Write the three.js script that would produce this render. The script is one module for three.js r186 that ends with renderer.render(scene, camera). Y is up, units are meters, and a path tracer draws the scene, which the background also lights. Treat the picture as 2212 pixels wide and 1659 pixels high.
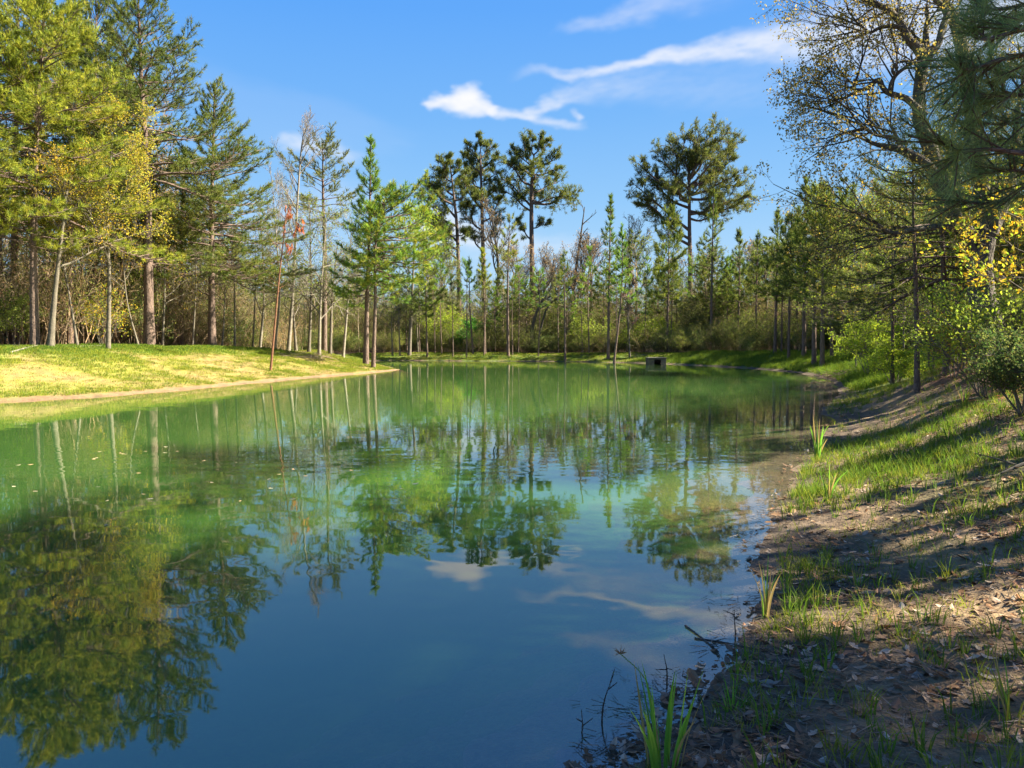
import * as THREE from 'three';

// ---------------------------------------------------------------- camera, sky, sun, exposure
const EYE = 1.8, FPX = 1628, PW = 2212, PH = 1659, PITCH = 3.4 * Math.PI / 180;   // eye height over the water, lens and picture size used to read the photograph
const scene = new THREE.Scene();
const camera = new THREE.PerspectiveCamera(2 * Math.atan(PH / 2 / FPX) * 180 / Math.PI, 4 / 3, 0.1, 3000);
camera.position.set(0, EYE, 0);
camera.rotation.x = -PITCH;
const EXPOSURE = 5;
const renderer = new THREE.WebGLRenderer();
renderer.toneMapping = THREE.LinearToneMapping;
renderer.toneMappingExposure = EXPOSURE;
renderer.shadowMap.enabled = true;

const rad = (d) => d * Math.PI / 180, clamp = THREE.MathUtils.clamp, lerp = THREE.MathUtils.lerp;
const sstep = (a, b, x) => { const t = clamp((x - a) / (b - a), 0, 1); return t * t * (3 - 2 * t); };
const SUN_AZ = 88, SUN_EL = 41;   // degrees right of the view, degrees up
const SUN = new THREE.Vector3(Math.cos(rad(SUN_EL)) * Math.sin(rad(SUN_AZ)), Math.sin(rad(SUN_EL)), -Math.cos(rad(SUN_EL)) * Math.cos(rad(SUN_AZ)));
const sun = new THREE.DirectionalLight(new THREE.Color().setRGB(1, 0.9, 0.72), 5);
sun.position.copy(SUN).multiplyScalar(200); sun.castShadow = true; sun.name = 'sun';
Object.assign(sun.shadow.camera, { left: -80, right: 80, top: 80, bottom: -80, near: 1, far: 500 });
sun.shadow.mapSize.set(4096, 4096);
scene.add(sun, sun.target);

// ---------------------------------------------------------------- random numbers and noise
function rng(seed) {
  let a = (seed * 2654435761) >>> 0;
  const r = () => { a = (a + 0x6d2b79f5) | 0; let t = Math.imul(a ^ (a >>> 15), 1 | a); t = (t + Math.imul(t ^ (t >>> 7), 61 | t)) ^ t; return ((t ^ (t >>> 14)) >>> 0) / 4294967296; };
  r.s = (k = 1) => (r() * 2 - 1) * k; r.in = (a0, b0) => a0 + (b0 - a0) * r(); r.pick = (arr) => arr[Math.floor(r() * arr.length) % arr.length];
  return r;
}
const hash2 = (x, y) => { let h = Math.imul(x, 374761393) + Math.imul(y, 668265263) | 0; h = Math.imul(h ^ (h >>> 13), 1274126177); return ((h ^ (h >>> 16)) >>> 0) / 4294967296; };
function vnoise(x, y, per = 0) {
  const ix = Math.floor(x), iy = Math.floor(y), fx = x - ix, fy = y - iy, u = fx * fx * fx * (fx * (fx * 6 - 15) + 10), v = fy * fy * fy * (fy * (fy * 6 - 15) + 10);
  const w = per ? (k) => ((k % per) + per) % per : (k) => k;
  return lerp(lerp(hash2(w(ix), w(iy)), hash2(w(ix + 1), w(iy)), u), lerp(hash2(w(ix), w(iy + 1)), hash2(w(ix + 1), w(iy + 1)), u), v);
}
function fbm(x, y, oct = 4, per = 0) { let s = 0, a = 0.5, t = 0; for (let i = 0; i < oct; i++) { s += a * vnoise(x + i * 17 * (per ? 0 : 1), y - i * 9 * (per ? 0 : 1), per); t += a; a *= 0.5; x *= 2; y *= 2; per *= 2; } return s / t; }

// ---------------------------------------------------------------- sky
{
  const W = 4096, H = 2048, data = new Float32Array(W * H * 4), K = 1 / EXPOSURE;
  const streak = [[-1, 18.9, .25, 0], [1.5, 19.1, .3, .12], [4.3, 18.75, .32, .4], [6.3, 19.1, .33, .6], [10, 19.55, .36, .7], [13.3, 19.85, .65, .6], [17.7, 20, 1.1, .6], [21.4, 20, 1.5, .6], [27, 19.7, 2.1, .6], [34, 19, 2.4, .5], [46, 18, 3, .35]];
  const tail = [[-1.4, 16.5, .4, .5], [-.7, 16.2, .35, .5], [.8, 16.1, .3, .5], [2.4, 16.7, .32, .45], [3.9, 17.15, .25, .2], [5.2, 17.4, .3, .05]];
  const tail2 = [[.8, 16.05, .25, .3], [2.6, 15.85, .28, .35], [4.8, 15.5, .25, .2], [6, 15.4, .25, 0]];
  const lens = [[-6.4, 17.15, .15, .2], [-5.4, 17.15, .45, 1.3], [-4.3, 17.3, .8, 2.1], [-3.2, 17.35, .95, 2.2], [-2.3, 16.95, .75, 1.7], [-1.4, 16.45, .4, .8]];
  const fan = [[2, 16.8, .25, .15], [4.2, 17.7, .45, .22], [6.7, 18.0, .8, .17], [10, 18.0, 1.2, .1], [16.5, 17.4, 1.6, .06], [25, 17, 2, 0]];
  const top = [[3, 21.6, .3, 0], [4.9, 22.1, .4, .16], [7.6, 22.5, .6, .22], [10, 23, .9, .2], [12.3, 23.6, 1.2, .15], [18, 25, 2, 0]];
  const bits = [[5.0, 16.2, .35, .35], [5.15, 16.8, .2, 0]];
  const low = [[-17, 13.6, .3, 0], [-15.5, 13.7, .5, .45], [-13.5, 13.4, .5, .3], [-11, 13, .4, 0]];
  const lowc = [[-8, 8.0, .6, 0], [-6.4, 8.6, .9, .8], [-4.5, 8.1, 1.1, .75], [-1, 7.4, 1, .3], [3, 7, .8, .2], [8, 6.8, .8, 0]];
  const lows = [[-20, 7, 1, 0], [-16, 9.0, 1.6, .15], [-13, 10, 1.6, .15], [-9, 10.6, 1, 0]];
  const lowr = [[18, 6.5, .8, 0], [22, 7.2, 1.2, .35], [27, 7.4, 1.2, .3], [34, 8, 1.2, 0]];
  const strokes = [streak, tail, tail2, lens, fan, top, bits, low, lowc, lows, lowr].map((s) => ({ s, az0: Math.min(...s.map((q) => q[0] - 2 * q[2])), az1: Math.max(...s.map((q) => q[0] + 2 * q[2])), el0: Math.min(...s.map((q) => q[1] - 2.6 * q[2])), el1: Math.max(...s.map((q) => q[1] + 2.6 * q[2])) }));
  const strokeAt = (st, a, e) => {
    let best = 0;
    for (let i = 0; i + 1 < st.length; i++) {
      const p = st[i], q = st[i + 1], dx = q[0] - p[0], dy = q[1] - p[1], t = clamp(((a - p[0]) * dx + (e - p[1]) * dy) / (dx * dx + dy * dy), 0, 1);
      const d = Math.hypot(a - p[0] - dx * t, e - p[1] - dy * t) / lerp(p[2], q[2], t);
      if (d < 1.6) best = Math.max(best, lerp(p[3], q[3], t) * (1 - sstep(0, 1.6, d)) * 1.35);
    }
    return best;
  };
  const stops = [[-90, [.25, .32, .36]], [0, [.56, .76, .96]], [5, [.45, .71, .97]], [10, [.29, .59, .97]], [16, [.185, .48, .96]], [23, [.11, .39, .96]], [35, [.06, .28, .9]], [60, [.035, .19, .74]], [90, [.03, .15, .62]]];
  for (let r = 0; r < H; r++) {
    const el = ((r + 0.5) / H - 0.5) * 180, ce = Math.cos(rad(el)), se = Math.sin(rad(el));
    let k = 0; while (k < stops.length - 2 && stops[k + 1][0] < el) k++;
    const tt = clamp((el - stops[k][0]) / (stops[k + 1][0] - stops[k][0]), 0, 1), base = [0, 1, 2].map((c) => lerp(stops[k][1][c], stops[k + 1][1][c], tt));
    for (let c = 0; c < W; c++) {
      const ph = ((c + 0.5) / W - 0.5) * 2 * Math.PI, x = Math.cos(ph) * ce, z = Math.sin(ph) * ce;   // three.js: u = atan2(z, x)
      let az = Math.atan2(x, -z) * 180 / Math.PI;
      const cs = x * SUN.x + se * SUN.y + z * SUN.z, ang = Math.acos(clamp(cs, -1, 1)) * 180 / Math.PI;
      const glow = 0.20 * Math.exp(-ang * ang / 900) + 0.1 * Math.exp(-ang / 40);
      let R = base[0] + glow, G = base[1] + glow * 0.85, B = base[2] + glow * 0.35;
      if (el > 0.5 && el < 50) {
        const wx = (fbm(az * .45 + 40, el * .9, 4) - .5), wy = (fbm(az * .45 - 11, el * .9 + 70, 4) - .5);
        const a2 = az + wx * 1.8, e2 = el + wy * 1.0;
        let den = 0;
        for (const q of strokes) if (a2 > q.az0 && a2 < q.az1 && e2 > q.el0 && e2 < q.el1) den += strokeAt(q.s, a2, e2);
        const fine = fbm(az * 1.1 - el * 1.6, el * 3.2 + az * .3, 5);
        den *= 0.45 + 1.0 * fine;
        den += 0.05 * sstep(.5, .8, fbm(az * .06 + 3, el * .22 + az * .03, 5)) * sstep(2, 8, el);   // thin high veil
        const al = 1 - Math.exp(-den * 1.25), cl = [1.0, 1.0, 1.02];
        R = lerp(R, cl[0], al); G = lerp(G, cl[1], al); B = lerp(B, cl[2], al);
      }
      const o = (r * W + c) * 4; data[o] = R * K; data[o + 1] = G * K; data[o + 2] = B * K; data[o + 3] = 1;
    }
  }
  const t = new THREE.DataTexture(data, W, H, THREE.RGBAFormat, THREE.FloatType);
  t.mapping = THREE.EquirectangularReflectionMapping; t.magFilter = THREE.LinearFilter; t.needsUpdate = true;
  scene.background = t; scene.environment = t;
}

// ---------------------------------------------------------------- helpers: names, labels, points
const used = new Map();
function numbered(name) { const n = used.get(name) ?? 0; used.set(name, n + 1); return n ? name + '_' + String(n).padStart(3, '0') : name; }
function tag(o, label, category, group, kind) { if (label) o.userData.label = label; if (category) o.userData.category = category; if (group) o.userData.group = group; if (kind) o.userData.kind = kind; return o; }
function base(name, pos, label, category, group) { const o = new THREE.Group(); o.name = numbered(name); o.position.copy(pos); scene.add(o); return tag(o, label, category, group); }
function part(name, geo, mat, parent) { const m = new THREE.Mesh(geo, mat); m.name = name; m.castShadow = m.receiveShadow = true; parent.add(m); return m; }
const V = (x, y, z) => new THREE.Vector3(x, y, z);
const cp = Math.cos(PITCH), sp = Math.sin(PITCH);
function ray(px, py) { const x = (px - PW / 2) / FPX, y = -(py - PH / 2) / FPX; return V(x, y * cp - sp, -(y * sp + cp)); }
function at(px, py, d) { const v = ray(px, py); return v.multiplyScalar(d / -v.z).add(V(0, EYE, 0)); }      // the point seen there, d metres ahead
function onWater(px, py) { const v = ray(px, py); return v.multiplyScalar(EYE / -v.y).add(V(0, EYE, 0)); }

// ---------------------------------------------------------------- the pond outline: x, metres ahead, bank height, bank width, bed slope
const SHORE = [
  [-14.75, 21.6, 1.55, 8.5, .5], [-13.05, 23.6, 1.55, 8.5, .5], [-11.7, 26.8, 1.5, 8.5, .5], [-10.5, 31.4, 1.5, 8.5, .5], [-9.0, 36.1, 1.45, 8.5, .5], [-7.6, 40.1, 1.35, 8.5, .45], [-6.5, 44.2, 1.2, 8.5, .4], [-7.2, 46.6, 1.1, 8, .4],
  [-9.2, 53, .8, 6, .4], [-11.6, 60, .55, 4, .4], [-11, 63.6, .5, 3.5, .4], [-8.04, 63.5, .5, 3.5, .4], [-4.05, 62.2, .5, 3.5, .4], [3.5, 60.9, .5, 3.5, .4], [9.9, 56.6, .55, 3.5, .4], [11.2, 54.4, .75, 4, .4], [14.2, 48, .9, 4.5, .35], [15.25, 42, .95, 4.5, .3],
  [15, 38, .95, 4.5, .25], [13.4, 31.6, .9, 4, .2], [11.8, 27.3, .9, 4, .16], [10.46, 23.95, 1.25, 4.2, .14], [8.3, 20, 1.55, 4.6, .12], [7.4, 17.8, 1.65, 4.6, .12], [7.2, 16.7, 1.7, 4.6, .11], [6.4, 15.2, 1.7, 4.7, .1], [5.3, 12.8, 1.65, 4.8, .1], [4.07, 10.7, 1.6, 4.9, .1],
  [3.75, 10.0, 1.4, 5, .1], [3.5, 9.4, 1.4, 5, .1], [3.0, 8.4, 1.4, 5, .15], [2.62, 7.5, 1.4, 5, .22], [2.15, 6.5, 1.35, 5.5, .28], [1.9, 5.5, 1.3, 5.5, .3], [1.6, 4.8, 1.3, 5.5, .28], [1.15, 4.1, 1.3, 6, .24], [.95, 3.75, 1.3, 6, .22], [.72, 3.4, 1.3, 6, .2],
  [.4, 3.05, 1.3, 6, .2], [-.1, 2.5, 1.2, 6, .22], [-1.1, 1.5, 1.1, 6, .26], [-3, 0, 1, 6, .2], [-7, -2.5, 1, 6, .3], [-13, -4, 1, 6, .4], [-21, -3, 1, 7, .4], [-27, 3, 1.2, 8, .5], [-27, 11, 1.4, 8, .5], [-21, 17, 1.5, 8, .5],
];
const curve = new THREE.CatmullRomCurve3(SHORE.map((p) => V(p[0], 0, -p[1])), true, 'centripetal');
const OUT = curve.getPoints(330).slice(0, -1).map((p) => [p.x, p.z]);
function shoreDist(x, z) {   // metres from the waterline, positive on land
  let best = 1e9, inside = false;
  for (let i = 0, j = OUT.length - 1; i < OUT.length; j = i++) {
    const a = OUT[j], b = OUT[i], dx = b[0] - a[0], dz = b[1] - a[1], px = x - a[0], pz = z - a[1], t = clamp((px * dx + pz * dz) / (dx * dx + dz * dz + 1e-9), 0, 1), ex = px - dx * t, ez = pz - dz * t, d = ex * ex + ez * ez;
    if (d < best) best = d;
    if ((b[1] > z) !== (a[1] > z) && x < (a[0] - b[0]) * (z - b[1]) / (a[1] - b[1]) + b[0]) inside = !inside;
  }
  return inside ? -Math.sqrt(best) : Math.sqrt(best);
}
function bankOf(x, z) { let w = 0, A = 0, B = 0, S = 0; for (const p of SHORE) { const d = (x - p[0]) ** 2 + (z + p[1]) ** 2, k = 1 / (d + .6) ** 2; w += k; A += k * p[2]; B += k * p[3]; S += k * p[4]; } return [A / w, B / w, S / w]; }
function groundAt(x, z) {   // {y, D}
  let D = shoreDist(x, z); const r = Math.hypot(x, z);
  D += r < 25 ? (fbm(x * 1.7 + 9, z * 1.7, 3) - .5) * .34 * sstep(60, 2, r) : (fbm(x * .9, z * .9, 3) - .5) * .5;   // a ragged waterline
  const [A, B, S] = bankOf(x, z);
  let y;
  if (D > 0) {
    const t = clamp(D / B, 0, 1), right = sstep(0, 3, x) * sstep(30, 22, -z), s = t * t * (3 - 2 * t);
    y = A * lerp(0.45 * t + 0.55 * s, s, right * .75) + 0.02 * sstep(0, .3, D);
    y += (fbm(x * .5, z * .5, 3) - .5) * .22 * sstep(.6, 4, D) + (D > 12 ? (fbm(x * .05, z * .05, 3) - .5) * 1.2 * sstep(12, 40, D) : 0);
    if (r < 26) y += ((fbm(x * 5, z * 5, 4) - .5) * .055 + (fbm(x * 1.8, z * 1.8, 2) - .5) * .05) * sstep(0, .7, D) + (fbm(x * 14, z * 14, 2) - .5) * .012;
    const mx = x + 13.2, mz = z + 51.5; y += .42 * Math.exp(-(mx * mx * .5 + mz * mz * .35));   // heap of earth on the point
  } else {
    y = -1.5 * (1 - Math.exp(D * S / 1.5)) + (fbm(x * 3, z * 3, 3) - .5) * .05 * sstep(0, -.5, D) + (r < 12 ? (fbm(x * 11, z * 11, 2) - .5) * .014 : 0);
  }
  return { y, D };
}
const gy = (x, z) => groundAt(x, z).y;
const onGround = (px, py, d, sink = .04) => { const p = at(px, py, d); p.y = gy(p.x, p.z) - sink; return p; };

// ---------------------------------------------------------------- textures
function dataTex(n, f, srgb) {
  const d = new Uint8Array(n * n * 4);
  for (let y = 0; y < n; y++) for (let x = 0; x < n; x++) { const c = f(x / n, y / n), o = (y * n + x) * 4; for (let k = 0; k < 3; k++) d[o + k] = clamp((Array.isArray(c) ? c[k] : c), 0, 1) * 255; d[o + 3] = 255; }
  const t = new THREE.DataTexture(d, n, n); t.wrapS = t.wrapT = THREE.RepeatWrapping; t.magFilter = THREE.LinearFilter; t.needsUpdate = true;
  if (srgb) t.colorSpace = THREE.SRGBColorSpace;
  return t;
}
const grainTex = dataTex(512, (u, v) => { const a = fbm(u * 8, v * 8, 5, 8), b = fbm(u * 40, v * 40, 3, 40), g = clamp(.38 + .75 * a * .6 + .55 * (b - .5) + .2, 0, 1); return [g, g * (.96 + .06 * a), g * (.92 + .1 * b)]; });
const grainBump = dataTex(512, (u, v) => .6 * fbm(u * 12, v * 12, 4, 12) + .4 * fbm(u * 60, v * 60, 2, 60));
const barkH = (u, v) => { const w = fbm(u * 4, v * 4, 3, 4) - .5, p = Math.abs(fbm(u * 14 + w * 3, v * 4 + w * 2, 3, 0) - .5) * 4, q = fbm(u * 16, v * 10, 3, 16); return clamp(.25 + sstep(.05, .6, p) * .55 + (q - .5) * .5, 0, 1); };
const barkBump = dataTex(256, barkH);
const pineBarkTex = dataTex(256, (u, v) => { const h = barkH(u, v), m = fbm(u * 6, v * 6, 3, 6); return [.35 + .55 * h + .1 * m, .3 + .5 * h + .12 * m, .27 + .46 * h + .12 * m]; });
const greyBarkTex = dataTex(256, (u, v) => { const m = fbm(u * 5, v * 12, 4, 5), l = sstep(.55, .75, fbm(u * 3, v * 3, 4, 3)), b = .5 + .5 * m; return [b + l * .25, b + l * .28, b * .96 + l * .22]; });
const tint = (r, g, b) => new THREE.Color().setRGB(r, g, b);
const std = (o) => new THREE.MeshStandardMaterial({ roughness: .95, side: THREE.DoubleSide, ...o });
const leafy = (o) => new THREE.MeshPhysicalMaterial({ roughness: 1, side: THREE.DoubleSide, vertexColors: true, transmission: .42, thickness: 0, specularIntensity: .25, ...o });
const M = {
  pineBark: std({ color: tint(.19, .145, .12), map: pineBarkTex, bumpMap: barkBump, bumpScale: .025 }),
  greyBark: std({ color: tint(.17, .145, .11), map: greyBarkTex, bumpMap: barkBump, bumpScale: .008 }),
  paleBark: std({ color: tint(.27, .235, .19), map: greyBarkTex, bumpMap: barkBump, bumpScale: .006 }),
  darkBark: std({ color: tint(.12, .1, .08), map: greyBarkTex, bumpMap: barkBump, bumpScale: .02 }),
  oakBark: std({ color: tint(.13, .11, .085), map: greyBarkTex, bumpMap: barkBump, bumpScale: .03 }),
  redBark: std({ color: tint(.24, .12, .065), map: pineBarkTex, bumpMap: barkBump, bumpScale: .012 }),
  needles: leafy({}), leaves: leafy({ transmission: .5 }), dry: leafy({ transmission: .2 }), grass: leafy({ transmission: .45 }), litter: leafy({ transmission: .15 }),
  wood: std({ vertexColors: true }),
};

// ---------------------------------------------------------------- the ground: one sheet out to the horizon
{
  const ang = [], rr = [];
  for (let a = -48; a <= 48; a += .235) ang.push(a);
  for (let a = 51; a < 312; a += 3) ang.push(a);
  { let r = .5; while (r < 100) { rr.push(r); r *= r < 30 ? 1.0155 : 1.021; } while (r < 1500) { rr.push(r); r *= 1.25; } }
  const na = ang.length, nr = rr.length, P = new Float32Array((na * nr + 1) * 3), C = new Float32Array((na * nr + 1) * 3), UV = new Float32Array((na * nr + 1) * 2), idx = [];
  const put = (k, x, z) => {
    const { y, D } = groundAt(x, z), r = Math.hypot(x, z), d = -z;
    P.set([x, y, z], k * 3); UV.set([x, z], k * 2);
    const n1 = fbm(x * .55 + 5, z * .55, 4), n2 = fbm(x * 1.9, z * 1.9 + 30, 4), n3 = fbm(x * 6, z * 6, 3);
    let c;
    const mix = (a, b, t) => a.map((q, i) => lerp(q, b[i], t));
    const nearR = sstep(-1, 1.5, x) * sstep(26, 20, d) , left = sstep(-2, -6, x) * sstep(62, 55, d), green = 1 - Math.max(nearR, left);
    if (D < 0) c = mix([.2, .13, .065], [.11, .085, .05], clamp(n2 * 1.4 - .2, 0, 1)), c = mix(c, [.3, .15, .045], nearR * sstep(.45, .7, n1) * sstep(6.5, 9.5, d) * .9);
    else {
      const forest = mix([.12, .075, .045], [.2, .12, .07], n2);
      const mudN = mix([.1, .068, .038], [.21, .145, .08], sstep(.3, .75, n2)), soilN = mix([.2, .13, .062], [.33, .22, .11], sstep(.3, .7, n2)), straw = mix([.2, .08, .035], [.3, .15, .075], n3);
      let cn = mix(mudN, soilN, sstep(.25, 1.1, D + (n2 - .5) * .6));
      cn = mix(cn, [.36, .25, .12], sstep(.45, .75, n1) * .6 * sstep(.2, 1, D) * sstep(4, 9, d));
      cn = mix(cn, [.17, .2, .03], sstep(.42, .65, fbm(x * .8 + 50, z * .8, 3)) * .6 * sstep(.4, 1.5, D) * sstep(4.2, 2.4, D) * sstep(3, 8, d));
      cn = mix(cn, straw, sstep(1.7, 2.9, D + (n1 - .5) * 2.2));
      let cl = mix([.36, .25, .09], [.42, .33, .1], n3);                                  // dry earth and straw
      cl = mix(cl, [.31, .3, .035], sstep(.29, .52, n1 * .75 + n2 * .25) * .9);
      cl = mix(cl, [.17, .27, .02], sstep(5.4, 7, D + (n1 - .5) * 2.5) * .85);
      cl = mix([.33, .2, .1], cl, sstep(.25, .9, D + (n2 - .5) * .5));
      cl = mix(cl, [.3, .19, .11], Math.exp(-((x + 12.6) ** 2 * .18 + (z + 50.5) ** 2 * .12)) * .9);
      cl = mix(cl, forest, sstep(8.6, 9.8, D + (n1 - .5) * 1.6));
      let cg = mix([.13, .24, .02], [.24, .27, .045], sstep(.45, .7, n1));
      cg = mix([.15, .1, .06], cg, sstep(.3, .75, D + (n2 - .5) * .5));
      cg = mix(cg, [.27, .19, .1], sstep(.6, .78, n2) * .6);
      cg = mix(cg, forest, sstep(4.2, 5.2, D + (n1 - .5) * 2));
      const s = nearR + left + green; c = [0, 1, 2].map((i) => (cn[i] * nearR + cl[i] * left + cg[i] * green) / s);
      if (D > 12) c = mix(c, forest, sstep(12, 16, D));
    }
    const v = .88 + .3 * (n3 - .5); C.set(c.map((q) => q * v * .88), k * 3);
  };
  for (let i = 0; i < nr; i++) for (let j = 0; j < na; j++) put(i * na + j, rr[i] * Math.sin(rad(ang[j])), -rr[i] * Math.cos(rad(ang[j])));
  put(na * nr, 0, 0);
  for (let i = 0; i + 1 < nr; i++) for (let j = 0; j < na; j++) { const k = (j + 1) % na, a = i * na + j, b = i * na + k, c = a + na, d = b + na; idx.push(a, b, d, a, d, c); }
  for (let j = 0; j < na; j++) idx.push(na * nr, (j + 1) % na, j);
  const g = new THREE.BufferGeometry();
  g.setAttribute('position', new THREE.BufferAttribute(P, 3)); g.setAttribute('color', new THREE.BufferAttribute(C, 3)); g.setAttribute('uv', new THREE.BufferAttribute(UV, 2)); g.setIndex(idx); g.computeVertexNormals();
  const nrm = g.attributes.normal; if (nrm.getY(200) < 0) { for (let i = 0; i < nrm.count; i++) nrm.setXYZ(i, -nrm.getX(i), -nrm.getY(i), -nrm.getZ(i)); for (let i = 0; i < idx.length; i += 3) { const t = idx[i]; idx[i] = idx[i + 1]; idx[i + 1] = t; } g.setIndex(idx); }
  const map = grainTex.clone(), bump = grainBump.clone(); map.repeat.set(.9, .9); bump.repeat.set(1.3, 1.3);
  const m = new THREE.Mesh(g, std({ vertexColors: true, map, bumpMap: bump, bumpScale: .02, roughness: .93 }));
  m.name = 'ground'; m.receiveShadow = m.castShadow = true; tag(m, 'earth banks and woodland floor around the pond, bare, grassy or strewn with leaves', null, null, 'structure'); scene.add(m);
  M.ground = m;
}

// ---------------------------------------------------------------- the water: a clear surface over cloudy green water, which is drawn as thin veils of silt one below another
{
  const n = 1024, d = new Float32Array(n * n * 4), hgt = new Float32Array(n * n);
  const tile = 9;   // metres
  for (let y = 0; y < n; y++) for (let x = 0; x < n; x++) { const u = x / n, v = y / n; hgt[y * n + x] = .012 * fbm(u * 14, v * 26, 2, 14 * 1) * 1 + .0; }
  const waves = []; const R = rng(77);
  for (let i = 0; i < 46; i++) { const kx = Math.round(R.s(26)), ky = Math.round(R.s(44)); const k = Math.hypot(kx, ky); if (k < 6) continue; waves.push([kx, ky, R() * 6.283, .0052 / k * R.in(.5, 1.2)]); }
  const dx = new Float32Array(n * n), dy = new Float32Array(n * n), T = 2 * Math.PI;
  for (let y = 0; y < n; y++) for (let x = 0; x < n; x++) {
    const u = x / n, v = y / n, patch = .35 + 1.1 * sstep(.35, .75, fbm(u * 5, v * 5, 3, 5)); let a = 0, b = 0;
    for (const w of waves) { const c = Math.cos(T * (w[0] * u + w[1] * v) + w[2]) * w[3] * T; a += c * w[0]; b += c * w[1]; }
    dx[y * n + x] = a / tile * patch; dy[y * n + x] = b / tile * patch;
  }
  let rms = 0; for (let i = 0; i < n * n; i++) rms += dx[i] * dx[i] + dy[i] * dy[i]; rms = Math.sqrt(rms / n / n);
  const target = .0026;
  for (let i = 0; i < n * n; i++) { const a = -dx[i] / rms * target, b = -dy[i] / rms * target, l = Math.hypot(a, b, 1); d[i * 4] = .5 + .5 * a / l; d[i * 4 + 1] = .5 + .5 * b / l; d[i * 4 + 2] = .5 + .5 / l; d[i * 4 + 3] = 1; }
  const t = new THREE.DataTexture(d, n, n, THREE.RGBAFormat, THREE.FloatType); t.wrapS = t.wrapT = THREE.RepeatWrapping; t.magFilter = THREE.LinearFilter; t.repeat.set(1 / tile, 1 / tile); t.needsUpdate = true;
  const sheet = (y) => { const g = new THREE.BufferGeometry(), x0 = -34, x1 = 20, z0 = -68, z1 = 10, NX = 12, NZ = 16, p = [], uv = [], ix = [], nn = [];
    for (let j = 0; j <= NZ; j++) for (let i = 0; i <= NX; i++) { const x = lerp(x0, x1, i / NX), z = lerp(z0, z1, j / NZ); p.push(x, y, z); uv.push(x, -z); nn.push(0, 1, 0); }
    for (let j = 0; j < NZ; j++) for (let i = 0; i < NX; i++) { const a = j * (NX + 1) + i; ix.push(a, a + NX + 1, a + 1, a + 1, a + NX + 1, a + NX + 2); }
    g.setAttribute('position', new THREE.Float32BufferAttribute(p, 3)); g.setAttribute('normal', new THREE.Float32BufferAttribute(nn, 3)); g.setAttribute('uv', new THREE.Float32BufferAttribute(uv, 2)); g.setIndex(ix); return g; };
  const water = new THREE.Group(); water.name = 'water'; scene.add(water); tag(water, 'still green pond water mirroring trees and sky', null, null, 'structure');
  part('surface', sheet(0), new THREE.MeshPhysicalMaterial({ color: tint(.93, .97, .93), roughness: .02, transmission: 1, thickness: 0, ior: 2, normalMap: t, side: THREE.DoubleSide }), water);
  const murk = [[.06, .2], [.13, .28], [.21, .38], [.31, .5], [.43, .65], [.6, .85]];
  for (const [depth, op] of murk) part('silt_veil', sheet(-depth), new THREE.MeshStandardMaterial({ color: tint(.055, .165, .014), roughness: 1, transparent: true, opacity: op, side: THREE.DoubleSide }), water);
}
// ---------------------------------------------------------------- geometry makers
const UP = V(0, 1, 0);
class Wood {   // smooth tubes with bark uv in metres
  constructor() { this.p = []; this.n = []; this.uv = []; this.ix = []; this.k = 0; }
  tube(pts, rs, sides, lump = 0, R = null) {
    let t = pts[1].clone().sub(pts[0]).normalize(), side = Math.abs(t.y) > .9 ? V(1, 0, 0) : UP.clone(); side = side.cross(t).normalize();
    let v = 0; const start = this.k, rm = rs[0];
    for (let i = 0; i < pts.length; i++) {
      const a = pts[Math.max(0, i - 1)], b = pts[Math.min(pts.length - 1, i + 1)]; t = b.clone().sub(a).normalize();
      side.addScaledVector(t, -side.dot(t)).normalize(); const up = t.clone().cross(side);
      if (i) v += pts[i].distanceTo(pts[i - 1]);
      for (let j = 0; j <= sides; j++) {
        const an = j / sides * 6.28319, c = Math.cos(an), s = Math.sin(an), r = rs[i] * (lump && j < sides ? 1 + lump * (fbm(j * 1.7 + 3, v * 2.2, 2) - .5) : 1 + (lump ? lump * (fbm(3, v * 2.2, 2) - .5) : 0));
        const nx = side.x * c + up.x * s, ny = side.y * c + up.y * s, nz = side.z * c + up.z * s;
        this.p.push(pts[i].x + nx * r, pts[i].y + ny * r, pts[i].z + nz * r); this.n.push(nx, ny, nz); this.uv.push(j / sides * Math.max(1, Math.round(rm * 6.28 / .5)) * .5, v); this.k++;
      }
    }
    for (let i = 0; i + 1 < pts.length; i++) for (let j = 0; j < sides; j++) { const a = start + i * (sides + 1) + j, b = a + sides + 1; this.ix.push(a, a + 1, b, a + 1, b + 1, b); }
  }
  geo() { const g = new THREE.BufferGeometry(); g.setAttribute('position', new THREE.Float32BufferAttribute(this.p, 3)); g.setAttribute('normal', new THREE.Float32BufferAttribute(this.n, 3)); g.setAttribute('uv', new THREE.Float32BufferAttribute(this.uv, 2)); g.setIndex(this.ix); return g; }
}
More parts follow.
